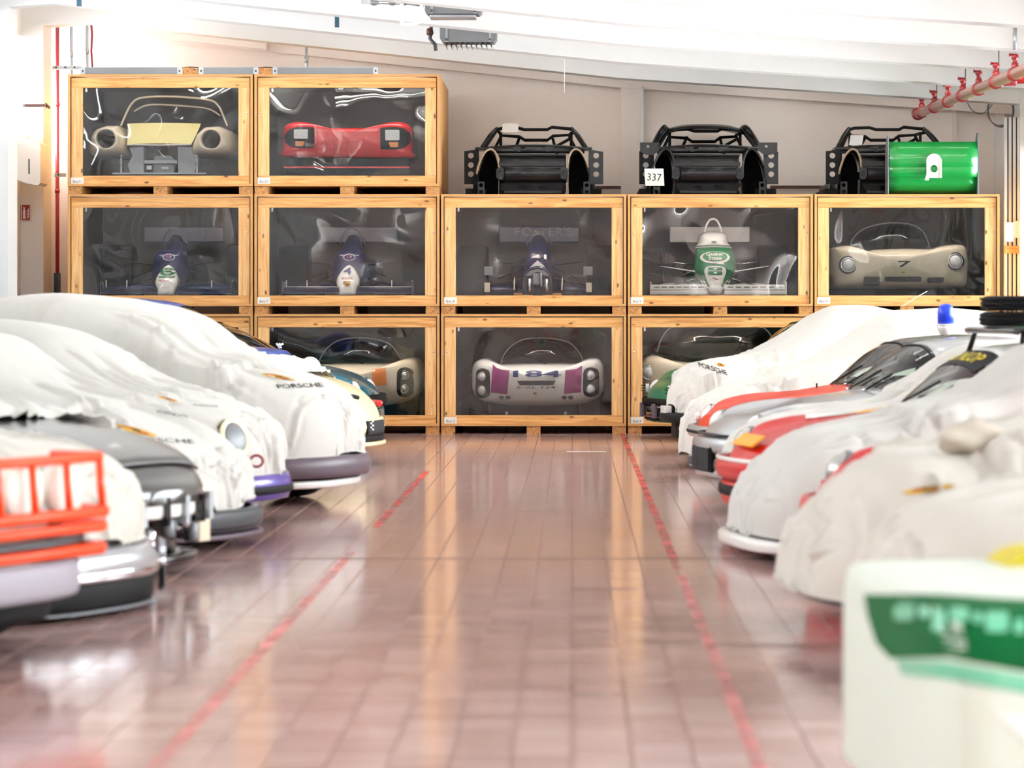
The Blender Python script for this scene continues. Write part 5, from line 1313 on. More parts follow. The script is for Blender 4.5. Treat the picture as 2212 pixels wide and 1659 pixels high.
# R2 cover with printed wordmark
c, cv, car, sh, bv, lo = covered(1, 30.8, 1428, [(1428, 872), (1430, 858), (1438, 835), (1458, 808), (1500, 786), (1600, 764), (1690, 716), (1755, 672), (1790, 660), (1850, 660), (1900, 668), (1970, 682)], [(3.4, 1.25), (4.0, .9), (4.25, .6)], .44,
    'white car cover with a black printed wordmark, next to the green car', 'black bumpered car under the cover with the printed wordmark', 1.7, yaw=YW, W=.87, carmat='blackm', wc=.66)
c.write('PORSCHE', bv, M['print'], cv, (1509, 788), (1570, 806), 11, .01, -.45)
cover_crest(c, bv, cv, 1548, 787, 1566, 790, 7)
bp = band('bumper', lo, .34, .438, .08, .9, M['blackm'], car)
k = c.L(1441, 884); box('fog_lamp', k - Vector((.03, .1, .04)), k + Vector((.05, .1, .04)), M['lens'], car, .01)
k = c.L(1450, 903); box('towing_strap', k - Vector((.05, .05, .012)), k + Vector((.05, .05, .012)), M['yel'], car)
tag(tube('cover_cord', smoothpts([P(2003, 629, 30.9), P(1975, 645, 30.9), P(1948, 662, 30.9)], 3), .004, M['paper'], None, 5), 'thin white cord rising from the cover towards crate Box10', 'cord')
# R3 long cover down to the floor
c, cv, car, sh, bv, lo = covered(1, 28.0, 1454, [(1454, 975), (1453, 950), (1458, 905), (1480, 868), (1540, 838), (1640, 815), (1720, 785), (1800, 740), (1870, 695), (1930, 670), (2010, 664), (2120, 670), (2212, 680)], [(3.7, 1.2), (4.1, .9), (4.28, .6)], .10,
    'white car cover hanging to the floor beside the orange-red car', 'car wholly wrapped by the cover that hangs to the floor', 5.3, yaw=YW, W=.87, amp=.018)
# R4 orange-red car with the blue beacon
c, o, sh, b, bv = bare(1, 25.7, 1489, 'orange', 'orange-red car with black roof and a pink-lensed bumper, beacon on top', 1.0, yaw=YW, roofmat='black', hem=.22)
wing_lamp(c, o, sh, bv, .09, .22)
bp = band('bumper', sh, .40, .50, .06, .7, M['silver'], o, bow=.01); band('rubber_strip', sh, .43, .46, .075, .7, M['blackm'], o, thick=.03); band('lower_valance', sh, .22, .38, .02, .6, M['orange'], o)
M['pinkl'] = smat('pink_lens', (196, 120, 116), .25, coat=.5)
for s in (-1, 1): band('indicator', sh, .50, .56, .05, .5, M['pinkl'], o, 6, a0=.55 * s if s > 0 else -.95, a1=.95 if s > 0 else -.55)
tube('washer_jet', [(-1.1, -.1, sh.z(1.1, -.1)), (-1.1, -.1, sh.z(1.1, -.1) + .04)], .008, M['blackm'], o, 6)
k = P(2043, 720, 25.7)
bc = empty('beacon', (k.x, 25.7, 1.315), label='blue rotating beacon with a white base on the black car roof', cat='beacon')
lathe('base', [(.03, -.01), (.05, .0), (.078, .05), (.08, .075), (.075, .08)], M['wht'], bc, 20); lathe('collar', [(.084, .075), (.084, .09)], M['wht'], bc, 20)
lathe('lens', [(.074, .088), (.074, .2), (.066, .24), (.04, .265), (.006, .272)], M['blue2'], bc, 20)
# R5 silver car
c, o, sh, b, bv = bare(1, 23.8, 1502, 'silver', 'silver car with a black slatted grille between two covered cars', 1.0, yaw=YW, hem=.2)
wing_lamp(c, o, sh, bv, .088, .24, None, (.8, 0, .6), 'grey')
bp = band('bumper', sh, .36, .48, .06, .7, M['silver'], o, bow=.01); band('lower_lip', sh, .16, .22, .05, .6, M['silver'], o)
band('bonnet_gap', sh, .50, .515, .035, .35, M['print'], o, a0=-.5, a1=.5)
gp = box('grille', (-.02, -.28, .2), (.055, .28, .42), M['blackm'], o, .01)
for k in range(9): box('grille_slat', (.05, -.26 + .06 * k, .215), (.075, -.235 + .06 * k, .4), M['dgrey'], gp)
for s in (-1, 1):
    prism('horn_ring', ell(0, 0, .09, .05, 16), M['silver'], o, ex=(0, 1, 0), ey=(0, 0, 1), ez=(-1, 0, 0), o=(.045, s * .42, .27), depth=.05)
    prism('horn_mouth', ell(0, 0, .07, .036, 16), M['dgrey'], o, ex=(0, 1, 0), ey=(0, 0, 1), ez=(-1, 0, 0), o=(.052, s * .42, .27), depth=.02)
    band('indicator', sh, .38, .45, .075, .5, M['lens'], o, 6, a0=.5 if s > 0 else -.8, a1=.8 if s > 0 else -.5)
# R6 cover behind the rally car
c, cv, car, sh, bv, lo = covered(1, 21.9, 1546, [(1546, 1010), (1545, 985), (1556, 955), (1590, 925), (1640, 903), (1760, 882), (1880, 866), (1935, 840), (2000, 793), (2055, 755), (2110, 738), (2212, 732)], [(3.0, 1.24), (3.6, 1.02), (4.1, .82), (4.28, .5)], .30,
    'smooth white car cover between the silver car and the red rally car', 'car under the smooth cover between silver car and red rally car', 9.1, yaw=YW, amp=.012)
# R7 red rally car with a tyre rack
c, o, sh, b, bv = bare(1, 20.0, 1553, 'red2', 'red rally car with a yellow sunstrip, orange plate and white roof', 1.0, yaw=YW, roofmat='wht', hem=.2, fend=.1)
wing_lamp(c, o, sh, bv, .095, .24, None, (.8, 0, .6), 'grey', 'refl')
band('bumper', sh, .36, .50, .06, .75, M['red2'], o, bow=.01); band('lower_valance', sh, .18, .34, .03, .6, M['red2'], o); band('air_intake', sh, .24, .31, .05, .3, M['blackm'], o, a0=-.5, a1=.5)
band('stripe', sh, .48, .51, .066, .6, M['wht'], o, thick=.02)
prism('rally_plate', [(-.26, -.06), (.26, -.06), (.26, .06), (-.26, .06)], M['yelo'], o, ex=(0, 1, 0), ey=(-.8, 0, .6), ez=(-.6, 0, -.8), o=(-.09, c.near * .02, .63), depth=.012)
for pts, m in (((1740, 906, 1900, 888, 1900, 882, 1740, 897), 'wht'), ((1855, 885, 1960, 874, 1955, 883, 1850, 895), 'yelo')):
    c.put('bonnet_stripe', [(pts[i], pts[i + 1]) for i in range(0, 8, 2)], bv, M[m], o, 3, .006)
for s in (-1, 1): band('indicator', sh, .39, .47, .075, .5, M['lens'], o, 6, a0=.6 if s > 0 else -.85, a1=.85 if s > 0 else -.6)
ws = [q for q in o.children if q.name.startswith('roof')][0]; wv = bvh_of([q for q in o.children if q.name.startswith('windscreen') and 'seal' not in q.name][0])
mb = .0
wcv = [v.co for v in [q for q in o.children if q.name.startswith('windscreen') and 'seal' not in q.name][0].data.vertices]
def strip_on(bvh, u0, u1, v0, v1, mat, nm, parent, nu=5, nv=14, off=.006):
    rows = []
    for i in range(nu + 1):
        row = []
        for j in range(nv + 1):
            h = bvh.ray_cast(Vector((-(u0 + (u1 - u0) * i / nu), v0 + (v1 - v0) * j / nv, 3)), Vector((0, 0, -1))); row.append(h[0] + (h[1] if h[1].z > 0 else -h[1]) * off if h[0] else None)
        rows.append(row)
    V = []; ix = {}; Fc = []
    for i, r_ in enumerate(rows):
        for j, p in enumerate(r_):
            if p is not None: ix[i, j] = len(V); V.append(p)
    for i in range(nu):
        for j in range(nv):
            k = [(i, j), (i, j + 1), (i + 1, j + 1), (i + 1, j)]
            if all(q in ix for q in k): Fc.append(tuple(ix[q] for q in k))
    return mesh(nm, V, Fc, mat, parent, True) if Fc else None
ss = strip_on(wv, 1.60, 1.77, -.4, .4, M['print'], 'sunstrip', o)
V, Fc = textdata('DUNLOP', .015)
pts2 = []
for a, b_ in V:
    h = wv.ray_cast(Vector((-(1.92 + b_ * -.11 * -1 * -1), a * .62, 3)), Vector((0, 0, -1))) if False else wv.ray_cast(Vector((-(1.69 + b_ * .11), a * .62, 3)), Vector((0, 0, -1)))
    pts2.append(h[0] + Vector((.004, 0, .012)) if h[0] else Vector((-1.92, a * .62, 1.2)))
mesh('lettering', pts2, Fc, M['yel'], o)
rk = empty('roof_rack', c.loc0 + c.Ri.inverted() @ Vector((-2.3, 0, 1.285)), c.rz, 'black roof rack with a tubular front bar on the red rally car', 'roof rack')
for v in (-.48, .48):
    tube('side_bar', [(.4, v, .1), (-.7, v, .1)], .022, M['black'], rk)
    for u in (.36, -.6): tube('strut', [(u, v, .1), (u + .04, v * 1.1, -.06)], .02, M['blackm'], rk)
for u in (.4, .05, -.3, -.68): tube('cross_bar', [(u, -.48, .1), (u, .48, .1)], .022, M['black'], rk)
tube('front_bar', smoothpts([(.40, -.5, .09), (.43, -.44, .098), (.44, 0, .098), (.43, .44, .098), (.40, .5, .09)], 4), .024, M['black'], rk, 10)
def spare(loc, label):
    t = empty('spare_tyre', loc, c.rz, label, 'tyre', 'spare tyres on the roof rack')
    t.scale = (1, 1, .66)
    n = 72; md = lambda i, k, r: r - (.012 if (2 <= i <= 13 and (k + (i // 3) * 2) % 6 == 0) else 0)
    pf = [(.19, .0), (.27, -.0), (.30, .012), (.318, .03), (.322, .045), (.31, .05), (.31, .056), (.322, .06), (.322, .1), (.31, .104), (.31, .11), (.322, .115), (.318, .13), (.30, .15), (.27, .162), (.19, .162)]
    lathe('tread', pf, M['rubber'], t, n, (0, 0, 0), (0, 0, 1), md); lathe('rim', [(.19, .03), (.17, .05), (.06, .06), (.03, .09), (.01, .09)], M['grey'], t, 20)
    return t
b0 = c.loc0 + c.Ri.inverted() @ Vector((-2.12, .02, 1.41)); spare(b0, 'lower spare tyre lying on the roof rack'); spare(b0 + Vector((.01, .0, .11)), 'upper spare tyre lying on the roof rack')
tag(tube('rack_strap', smoothpts([b0 + Vector((-.33, -.1, .2)), b0 + Vector((-.1, -.33, .12)), b0 + Vector((.15, -.3, .11))], 5), .008, M['blackm'], None, 6), 'black strap around the two spare tyres', 'strap')
# R8 boxy cover with a white lip
c, cv, car, sh, bv, lo = covered(1, 17.9, 1570, [(1572, 1148), (1570, 1110), (1576, 1075), (1600, 1030), (1640, 985), (1690, 945), (1790, 918), (1900, 897), (1990, 872), (2070, 838), (2140, 795), (2212, 745)], [(2.3, 1.28), (2.9, 1.24), (3.6, 1.0), (4.1, .82), (4.3, .5)], .15,
    'white car cover with a squared nose over a white front lip, between the red cars', 'white lipped car under the squared cover between the red cars', 12.2, yaw=YW - 2, amp=.014, carmat='wht', r=.55, q=3.2)
band('front_lip', lo, .065, .135, .075, 1.0, M['wht'], car, thick=.2)
# R9 second red car, cover half on
c, o, sh, b, bv = bare(1, 15.9, 1742, 'red2', 'red car between the cover with a squared nose and the rumpled cover', 1.0, yaw=YW - 2, cab=False, fend=.1, dx=.0)
wing_lamp(c, o, sh, bv, .098, .26, None, (.78, 0, .62), 'grey', 'refl')
band('bumper', sh, .34, .48, .06, .75, M['red2'], o, bow=.01); band('lower_valance', sh, .16, .32, .03, .6, M['red2'], o)
for s in (-1, 1): band('indicator', sh, .50, .55, .03, .5, M['pinkl'], o, 6, a0=.6 if s > 0 else -.85, a1=.85 if s > 0 else -.6)
# R10 rumpled beige cover
c, cv, car, sh, bv, lo = covered(1, 13.7, 1676, [(1682, 1272), (1677, 1235), (1680, 1195), (1705, 1150), (1745, 1100), (1800, 1050), (1850, 1008), (1900, 985), (1980, 972), (2060, 958), (2130, 935), (2212, 900)], [(1.5, 1.1), (2.1, 1.26), (2.9, 1.22), (3.6, 1.0), (4.1, .82), (4.3, .5)], .20,
    'rumpled beige-white cover with a square chin beside the second red car', 'dark grey car under the rumpled beige-white cover', 15.4, yaw=YW - 4, amp=.022, mat='coverb', r=.5, q=3.2, carmat='dgrey')
cover_crest(c, bv, cv, 1950, 1066, 2062, 1050, 14)
ru = c.root('bundled_cloth', 'bundle of folded cover cloth lying on the rumpled cover', 'cloth')
q, nq = c.hit(bv, 2120, 962); q = q + (nq if nq.z > 0 else -nq) * .045; rows = []
for j in range(15):
    t = j / 14; rr = .10 * math.sin(PI * (.08 + .84 * t)) ** .6; row = []
    for i in range(19):
        a = 2 * PI * i / 18; w = 1 + .22 * math.sin(a * 3 + t * 7) + .12 * noise.noise(Vector((math.cos(a) * 2, math.sin(a) * 2, t * 5)))
        row.append(q + Vector((.17 - .34 * t, .5 * rr * math.cos(a) * w, rr * .75 * math.sin(a) * w)))
    rows.append(row)
gridmesh('cloth', rows, M['beige_in'], ru)
# R11 nearest cover
c, cv, car, sh, bv, lo = covered(1, 11.5, 1826, [(1836, 1330), (1828, 1290), (1832, 1240), (1860, 1185), (1920, 1130), (2000, 1085), (2090, 1062), (2212, 1045)], [(1.1, .86), (1.5, .98), (2.1, 1.24), (2.9, 1.22), (3.6, 1.0), (4.1, .82), (4.3, .5)], .28,
    'creased white cover right behind the green and white nose', 'dark car under the creased cover behind the green and white nose', 18.8, yaw=YW - 4, amp=.02, r=.6, mat='coverb')
# R12 green and white racer nose
c = Car(1, 8.55, 1848, 4, .03)
o = c.root('race_car', 'white racer nose with a broad green band and pale lettering, beside the creased cover', 'race car')
pf = c.prof([(1848, 1640), (1847, 1500), (1848, 1380), (1850, 1300), (1855, 1268), (1880, 1254), (1960, 1250), (2100, 1250), (2212, 1246)], [(.8, .78), (1.5, .88), (2.4, 1.1), (3.4, .95), (4.2, .7)])
sh = Shape(.9, pf, .10, None, r=.16, q=4.5, n=9, L=4.2)
b = gridmesh('body', sh.grid(80, 30, 16), smat('greenish_white', (214, 221, 207), .4, spec=.3), o); bv = bvh_of(b)
M['dgreen'] = smat('band_green', (0, 92, 44), .6, spec=.15); M['lgreen'] = smat('pale_green', (104, 184, 146), .4, coat=.3)
c.put('green_band', [(1868, 1284), (2030, 1286), (2260, 1300), (2400, 1310), (2400, 1470), (2212, 1450), (2040, 1420), (1925, 1422), (1895, 1390), (1876, 1330)], bv, M['dgreen'], o, 4, .003)
c.put('pale_band', [(1936, 1424), (2040, 1430), (2260, 1466), (2400, 1480), (2400, 1520), (2212, 1498), (2040, 1466), (1950, 1458)], bv, M['lgreen'], o, 4, .003)
for x, w, y0, y1 in ((1935, 44, 1308, 1340), (1990, 22, 1312, 1336), (2018, 26, 1318, 1366), (2052, 40, 1316, 1346), (2102, 20, 1326, 1350), (2128, 50, 1326, 1368), (2190, 24, 1340, 1372), (2226, 40, 1336, 1374)): c.put('letter_shape', rrect(x, y0, x + w, y1, 9), bv, M['lgreen'], o, 2, .006)
c.put('white_flash', [(2150, 1540), (2400, 1560), (2400, 1680), (2260, 1640)], bv, M['wht'], o, 3, .003)
sh.W = .8; wheels(o, c, sh, .9, 2.4, .32); sh.W = .9
k = c.L(2252, 1300, 8.9); prism('yellow_air_scoop', ell(0, 0, .155, .155, 32), smat('scoop_yellow', (206, 186, 10), .5), o, ex=(1, 0, 0), ey=(0, 0, 1), ez=(0, -1, 0), o=k, depth=.3)
# ================= left row
# L10 teal
c, o, sh, b, bv = bare(-1, 33.5, 829, 'teal', 'teal car with clear headlamps parked next to the crates', 1.06, hem=.2, fend=.05, yaw=5, prof=[(0, .36), (.012, .48), (.06, .58), (.2, .68), (.5, .78), (.9, .87), (1.3, .96), (2.5, .98), (3.5, .95), (4.0, .85), (4.25, .62), (4.32, .42)],
    cabp=[(1.05, .9), (1.4, 1.1), (1.8, 1.27), (2.2, 1.37), (2.6, 1.38), (3.1, 1.3), (3.6, 1.12), (4.0, .88)], wc=.66, roofmat='teal')
wing_lamp(c, o, sh, bv, .1, .14, .66, (.9, -.1, .42), 'teal')
band('bumper', sh, .42, .56, .05, .7, M['blackm'], o, bow=.015); band('lower_valance', sh, .2, .4, .03, .6, M['teal'], o)
tube('indicator_badge', [(-.45, -.62, sh.z(.45, -.62) + .01), (-.53, -.62, sh.z(.53, -.62) + .012)], .012, M['chrome'], o, 6)
# L9 blue with an upright round headlamp
c, o, sh, b, bv = bare(-1, 31.0, 648, 'blue', 'tall blue vintage car with an upright chrome-ringed headlamp beside the teal car', 1.0, W=.72, hem=.3, fend=0, r=.35, yaw=6, wr=.36, prof=[(0, .5), (.015, .8), (.05, 1.0), (.14, 1.1), (.5, 1.14), (.9, 1.16), (2.6, 1.16), (3.4, 1.08), (3.8, .9), (3.98, .6)],
    cabp=[(.78, 1.13), (.92, 1.3), (1.08, 1.5), (1.35, 1.62), (1.8, 1.66), (2.5, 1.64), (3.1, 1.52), (3.6, 1.12)], L=4.0)
for k in range(9): box('grille_slat', (-.01, -.2 + .05 * k - .006, .5), (.03, -.2 + .05 * k + .006, .96), M['chrome'], o)
q = c.L(672, 797, 30.2)
hl = lathe('headlamp_bowl', [(.05, -.22), (.10, -.16), (.128, -.04), (.132, 0), (.12, .012), (.112, .004)], M['chrome'], o, 28, q, (.75, -.66, .1)); lathe('headlamp_lens', [(.112, 0), (.1, .028), (.06, .045), (.01, .052)], M['lens'], hl, 28, q, (.75, -.66, .1))
band('bumper', sh, .36, .46, .06, .7, M['chrome'], o, bow=.01)
for k in range(3):
    q = c.L(602 + 3 * k, 752, 31.0); tube('bonnet_mascot', smoothpts([q, q + Vector((.02 - .03 * k, -.01, .03)), q + Vector((.05 - .05 * k, 0, .05))], 3), .012, M['wht'], o, 6)
# L8 ivory nose, cover pulled back
c, o, sh, b, bv = bare(-1, 28.6, 833, 'ivory', 'ivory car with a black number plate, its cover pulled back', 1.0, W=.86, hem=.2, fend=.04, yaw=12, cab=False, r=.75, prof=[(0, .34), (.01, .46), (.05, .56), (.14, .66), (.3, .76), (.6, .86), (1.0, .93), (1.5, .98), (2.5, 1.0), (3.6, .92), (4.1, .75), (4.28, .45)])
tube('bonnet_seal', smoothpts([Vector((-u, -v, sh.z(u, v) + .015)) for u, v in ((.72, .66), (.5, .62), (.32, .52), (.2, .36), (.13, .15))], 5), .022, M['blackm'], o)
for s in (-1, 1): band('indicator', sh, .56, .62, .015, .5, M['redb'], o, 6, a0=.3 if s > 0 else -.55, a1=.55 if s > 0 else -.3)
band('bumper', sh, .30, .46, .03, .5, M['ivory'], o, bow=.012); band('lower_lip', sh, .19, .23, .05, .6, M['ivory'], o)
band('air_intake', sh, .235, .295, .03, .5, M['blackm'], o, a0=-.8, a1=.8)
np_ = band('number_plate', sh, .30, .44, .05, .4, M['print'], o, 8, .02, a0=-.2, a1=.12); nv_ = bvh_of(np_)
for k in range(6): c.put('plate_mark', rrect(800 + (k % 2) * 3.5, 904 + 4.4 * k, 803 + (k % 2) * 4, 907.6 + 4.4 * k, .6, 2), nv_, M['paper'], np_, 1, .004)
cl2 = c.root('car_cover', 'crumpled white cover pulled back over the ivory car', 'car cover', 'white dust covers over the parked cars')
sh2 = Shape(.92, [(.62, .915), (.68, .97), (.85, 1.04), (1.0, 1.07), (1.3, 1.09), (1.7, 1.22), (2.2, 1.38), (2.8, 1.36), (3.5, 1.1), (4.2, .7), (4.3, .5)], .3, None, r=.3, n=3.6, L=4.32)
us_ = [.62 + 3.68 * i / 120 for i in range(121)]; sh2.w = lambda u: .93
gridmesh('cloth', fold(sh2, sh2.grid(rng=us_, nv=64, ns=10), 21.5, .02, gather=0), M['cover'], cl2, False)
# L7 tall car with cover
c, cv, car, sh, bv, lo = covered(-1, 22.8, 803, [(803, 975), (802, 940), (796, 900), (778, 862), (745, 832), (700, 812), (620, 790), (545, 768), (500, 738), (462, 702), (430, 678), (350, 655), (265, 640), (165, 632), (60, 638), (0, 646)], [(3.4, 1.5), (4.0, 1.35), (4.5, 1.05), (4.75, .7)], .37,
    'tall white car cover with a printed wordmark over a mauve bumper', 'tall car with a mauve bumper and big tyre under the wordmark cover', 24.3, W=.93, hood_cap=1.12, wc=.78, r=.95, amp=.016, wr=.37, carmat='mauve', xf=.76, bh=.3, wi=.27, yaw=20)
c.write('PORSCHE', bv, M['print'], cv, (598, 836), (697, 832), 9, .01, -.6); cover_crest(c, bv, cv, 566, 808, 638, 821, 8)
band('bumper', lo, .22, .385, .05, .5, M['mauve'], car, bow=.02)
band('front_lip', lo, .14, .20, -.02, .35, M['wht'], car, thick=.25, a0=-.5, a1=1)
# L6 cover with a headlamp showing
c, cv, car, sh, bv, lo = covered(-1, 20.5, 633, [(633, 1025), (632, 990), (628, 950), (606, 905), (560, 880), (470, 862), (390, 838), (310, 798), (240, 752), (170, 715), (90, 698), (0, 690)], [(2.8, 1.36), (3.5, 1.1), (4.1, .85), (4.28, .5)], .36,
    'white car cover with a headlamp opening over a violet bumper', 'violet car with a cream-rimmed headlamp under the cover', 27.9, W=.86, r=.9, carmat='violet', amp=.016, yaw=22)
band('bumper', lo, .18, .357, .05, .9, M['violet'], car, bow=.02); band('bumper_slot', lo, .22, .28, .075, .35, M['blackm'], car, thick=.02)
q, nn = c.hit(bv, 508, 945)
nrm = Vector((.93, -.22, .32)).normalized()
hl = lathe('headlamp_rim', [(.09, -.08), (.135, -.02), (.145, .008), (.13, .02), (.112, .006)], M['ivory'], car, 28, q + nrm * .0, nrm); lathe('headlamp_lens', [(.115, .002), (.09, .016), (.05, .024), (.01, .028)], M['grey'], hl, 28, q, nrm)
k = c.put('red_patch', [(488, 992), (524, 988), (536, 1000), (500, 1004)], bv, M['redb'], cv, 2, .006)
gc = [x for x in cv.children if x.name.startswith('cloth')][0]; bm = bmesh.new(); bm.from_mesh(gc.data)
bmesh.ops.delete(bm, geom=[f for f in bm.faces if (f.calc_center_median() - q).length < .146], context='FACES'); bm.to_mesh(gc.data); bm.free()
q, nn = c.hit(bv, 548, 995); tube('tow_ring', [q + Vector((.05 + .04 * math.cos(t), -.05 + .02 * math.cos(t), .04 * math.sin(t))) for t in [2 * PI * i / 16 for i in range(16)]], .010, M['redp'], car, 6, True)
for x0, y0, x1, y1 in ((340, 857, 385, 868),): cover_crest(c, bv, cv, x0, y0, x1, y1, 6)
c.write('PORSCHE', bv, M['print'], cv, (418, 876), (470, 879), 4, 0, -.6)
# L5 cover over a black honeycomb bumper
c, cv, car, sh, bv, lo = covered(-1, 18.45, 564, [(564, 1100), (563, 1065), (556, 1035), (530, 1000), (495, 962), (450, 928), (400, 903), (320, 880), (240, 858), (170, 830), (110, 795), (50, 750), (0, 722)], [(2.2, 1.38), (2.9, 1.3), (3.5, 1.08), (4.1, .85), (4.28, .5)], .29,
    'creased white cover over a black honeycomb bumper with a fog lamp', 'black bumpered car with a fog lamp under the creased cover', 31.2, W=.85, r=.85, carmat='blackm', amp=.02, yaw=24)
band('bumper', lo, .10, .252, .06, .8, M['black'], car, bow=.01); band('splitter', lo, .07, .10, .08, .9, M['mauve'], car, thick=.2)
gr = band('honeycomb_grille', lo, .13, .25, .078, .6, M['dgrey'], car, 24, .03)
hx = []
for r_ in range(4):
    for i in range(14):
        v = -lo.W * (.25 + .045 * i + (.022 if r_ % 2 else 0)); u = lo.un(v); ta = math.atan2(1, .9); nx, ny = math.cos(.75), -math.sin(.75)
        p = Vector((-u - .05 + nx * .1, v + ny * .1, .145 + .029 * r_)); hx.append(lathedata([(.012, 0), (.012, .008)], 6, p, (nx, ny, 0)))
hc = mesh('honeycomb_cells', *merge(hx), M['black'], gr); tag(hc, kind='stuff')
v = -.45; p = Vector((-lo.un(v) - .05, v, .2)); lamp(car, p + Vector((.10, -.10, 0)), (.8, -.6, 0), .05, M['blackm'], 'lens', 'fog_lamp')
cover_crest(c, bv, cv, 250, 919, 338, 943, 12); c.write('PORSCHE', bv, M['print'], cv, (275, 949), (418, 955), 9, 0, -.5); c.write('PORSCHE', bv, M['print'], cv, (340, 890), (405, 900), 6, 0, -.8)
# L4 anthracite car, bumper off
c, o, sh, b, bv = bare(-1, 16.4, 452, 'anth', 'anthracite car with its front bumper removed', 1.0, W=.82, yaw=25, hem=.42, fend=.03, cab=False, r=.75, prof=[(0, .50), (.01, .52), (.1, .57), (.16, .62), (.25, .66), (.5, .74), (.9, .83), (1.4, .9), (2.5, .92), (3.6, .9), (4.1, .75), (4.28, .5)])
k = strip_on(bv, .18, 1.2, -.72, .72, M['anth'], 'bonnet_lid', o, 14, 16, .03); md = k.modifiers.new('s', 'SOLIDIFY'); md.thickness = .02
tube('lid_shadow_seal', [Vector((-u, -.735, sh.z(u, .735) + .018)) for u in [.2 + .1 * i for i in range(11)]], .014, M['black'], o, 6)  # black seal along the edge of the bonnet lid
c.put('crest', ell(325, 1022, 12, 7, 16), bvh_of(k), M['gold'], o, 2, .025)
band('impact_beam', sh, .34, .44, -.02, .3, M['paper'], o, 20, .06, a0=-.85, a1=.85); band('radiator_frame', sh, .10, .40, -.16, .5, M['black'], o, thick=.06)
band('under_tray', sh, .06, .12, -.03, .9, M['black'], o, thick=.3); band('grille_bar', sh, .47, .5, -.01, .3, M['chrome'], o, thick=.02)
for i in range(7):
    v = -.7 + .2 * i; u = sh.un(v)
    lathe('hose_end', [(.03, 0), (.04, .02), (.04, .1), (.02, .12)], M['chrome'] if i % 2 else M['grey'], o, 12, (-u - .08, v, .17 + .05 * (i % 3)), (0, 0, 1)); box('bracket', (-u - .06, v + .06, .3), (-u + .005, v + .10, .46), M['black'] if i % 2 else M['steel'], o)
for v in (-.6, -.75): lathe('bolt_head', [(.02, 0), (.03, .01), (.02, .04)], M['chrome'], o, 10, (-sh.un(v) - .02, v, .5), (.3, 0, 1))
for s in (-1, 1): box('bumper_mount', (-.28, s * .62 - .06, .16), (-.0 - .16, s * .62 + .06, .48), M['cream'], o, .01)
cl3 = c.root('car_cover', 'gathered white cover pushed up against the anthracite bonnet', 'car cover', 'white dust covers over the parked cars')
sh3 = Shape(.83, [(1.05, .90), (1.1, .955), (1.25, 1.01), (1.6, 1.06), (2.0, 1.25), (2.5, 1.36), (3.2, 1.26), (3.8, 1.06), (4.15, .92), (4.25, .8)], .35, None, r=.3, n=3.5, L=4.3); sh3.w = lambda u: .875
gridmesh('cloth', fold(sh3, sh3.grid(rng=[1.05 + 3.2 * i / 120 for i in range(121)], nv=64, ns=10), 33.3, .02, gather=0), M['cover'], cl3, False)
# L2 silver nose under a drawn up cover, black splitter
c, cv, car, sh, bv, lo = covered(-1, 14.35, 338, [(338, 1165), (337, 1130), (328, 1090), (300, 1045), (262, 1005), (220, 975), (150, 955), (80, 946), (0, 940)], [(1.2, .92), (1.7, 1.1), (2.3, 1.28), (2.9, 1.24), (3.6, 1.02), (4.1, .85), (4.28, .5)], lambda u: .34 if u < .25 else .34 + .12 * min(1, (u - .25) / .3),
    'beige-white cover drawn up over a silver nose with a black splitter', 'silver car with a black splitter and upright end plates under the drawn up cover', 36.6, W=.82, r=.6, carmat='silver', amp=.018, yaw=25, dx=-.06, mat='coverb')
band('nose_panel', lo, .17, .335, .07, 1.2, M['silver'], car, bow=.03); band('bumper_roll', lo, .18, .24, .1, 1.0, M['chrome'], car, thick=.06)
band('splitter', lo, .045, .19, .07, 1.0, M['blackm'], car, thick=.14); band('splitter_edge', lo, .03, .045, .075, 1.0, M['grey'], car, thick=.1)
for s in (-1, 1): prism('end_plate', [(-.02, .06), (.02, .06), (.02, .32), (-.02, .34)], M['chrome'], car, ex=(1, 0, 0), ey=(0, 0, 1), ez=(0, 1, 0), o=(-.12, s * .74, 0), depth=.008); lathe('skid_foot', [(.05, 0), (.05, .015), (.02, .03), (.02, .07)], M['grey'], car, 12, (-.16, s * .66, .0))
# L1 rally car with orange lamp guard
c = Car(-1, 12.3, 205, 27, -.13)
o = c.root('rally_car', 'pale rally car with an orange lamp guard and four round spot lamps', 'car')
sh = Shape(.80, [(0, .42), (.01, .5), (.06, .6), (.2, .68), (.5, .80), (1.3, .93), (2.5, .95), (3.6, .92), (4.1, .75), (4.28, .5)], .30, None, r=.7, fend=.05, L=4.3)
gridmesh('body', sh.grid(70, 40, 7), M['coverb'] if False else smat('pale_grey_paint', (190, 186, 178), .3, coat=.5), o)
wheels(o, c, sh, .78, 2.3, .34, .24)
band('skid_plate', sh, .16, .30, -.06, .5, M['blackm'], o, bow=.01, a0=-.8, a1=.8); band('bumper_panel', sh, .27, .428, .07, .3, smat('lilac_bumper', (158, 152, 160), .5, spec=.3), o, a0=-.9, a1=.9); band('front_bar', sh, .498, .528, .09, .5, M['dgrey'], o, thick=.1)
gd = empty('lamp_guard', c.loc0, c.rz, 'orange tubular lamp guard on the nose of the pale rally car', 'lamp guard')
def gl(x, y, yy): return Vector(((x - 205) / c.s + .06, yy, CZ + (H0 - y) / c.s))
M_ = M['orangeb']; X1 = 205; yn, yf = -.66, .66
def rail(name, x, y, r, back=.3):
    a = gl(x, y, 0); pts = [(a.x - back, yn - .02, a.z), (a.x - .04, yn, a.z), (a.x, yn + .06, a.z), (a.x, yf - .06, a.z), (a.x - .04, yf, a.z), (a.x - back, yf + .02, a.z)]
    tube(name, pts, r, M_, gd, 8)
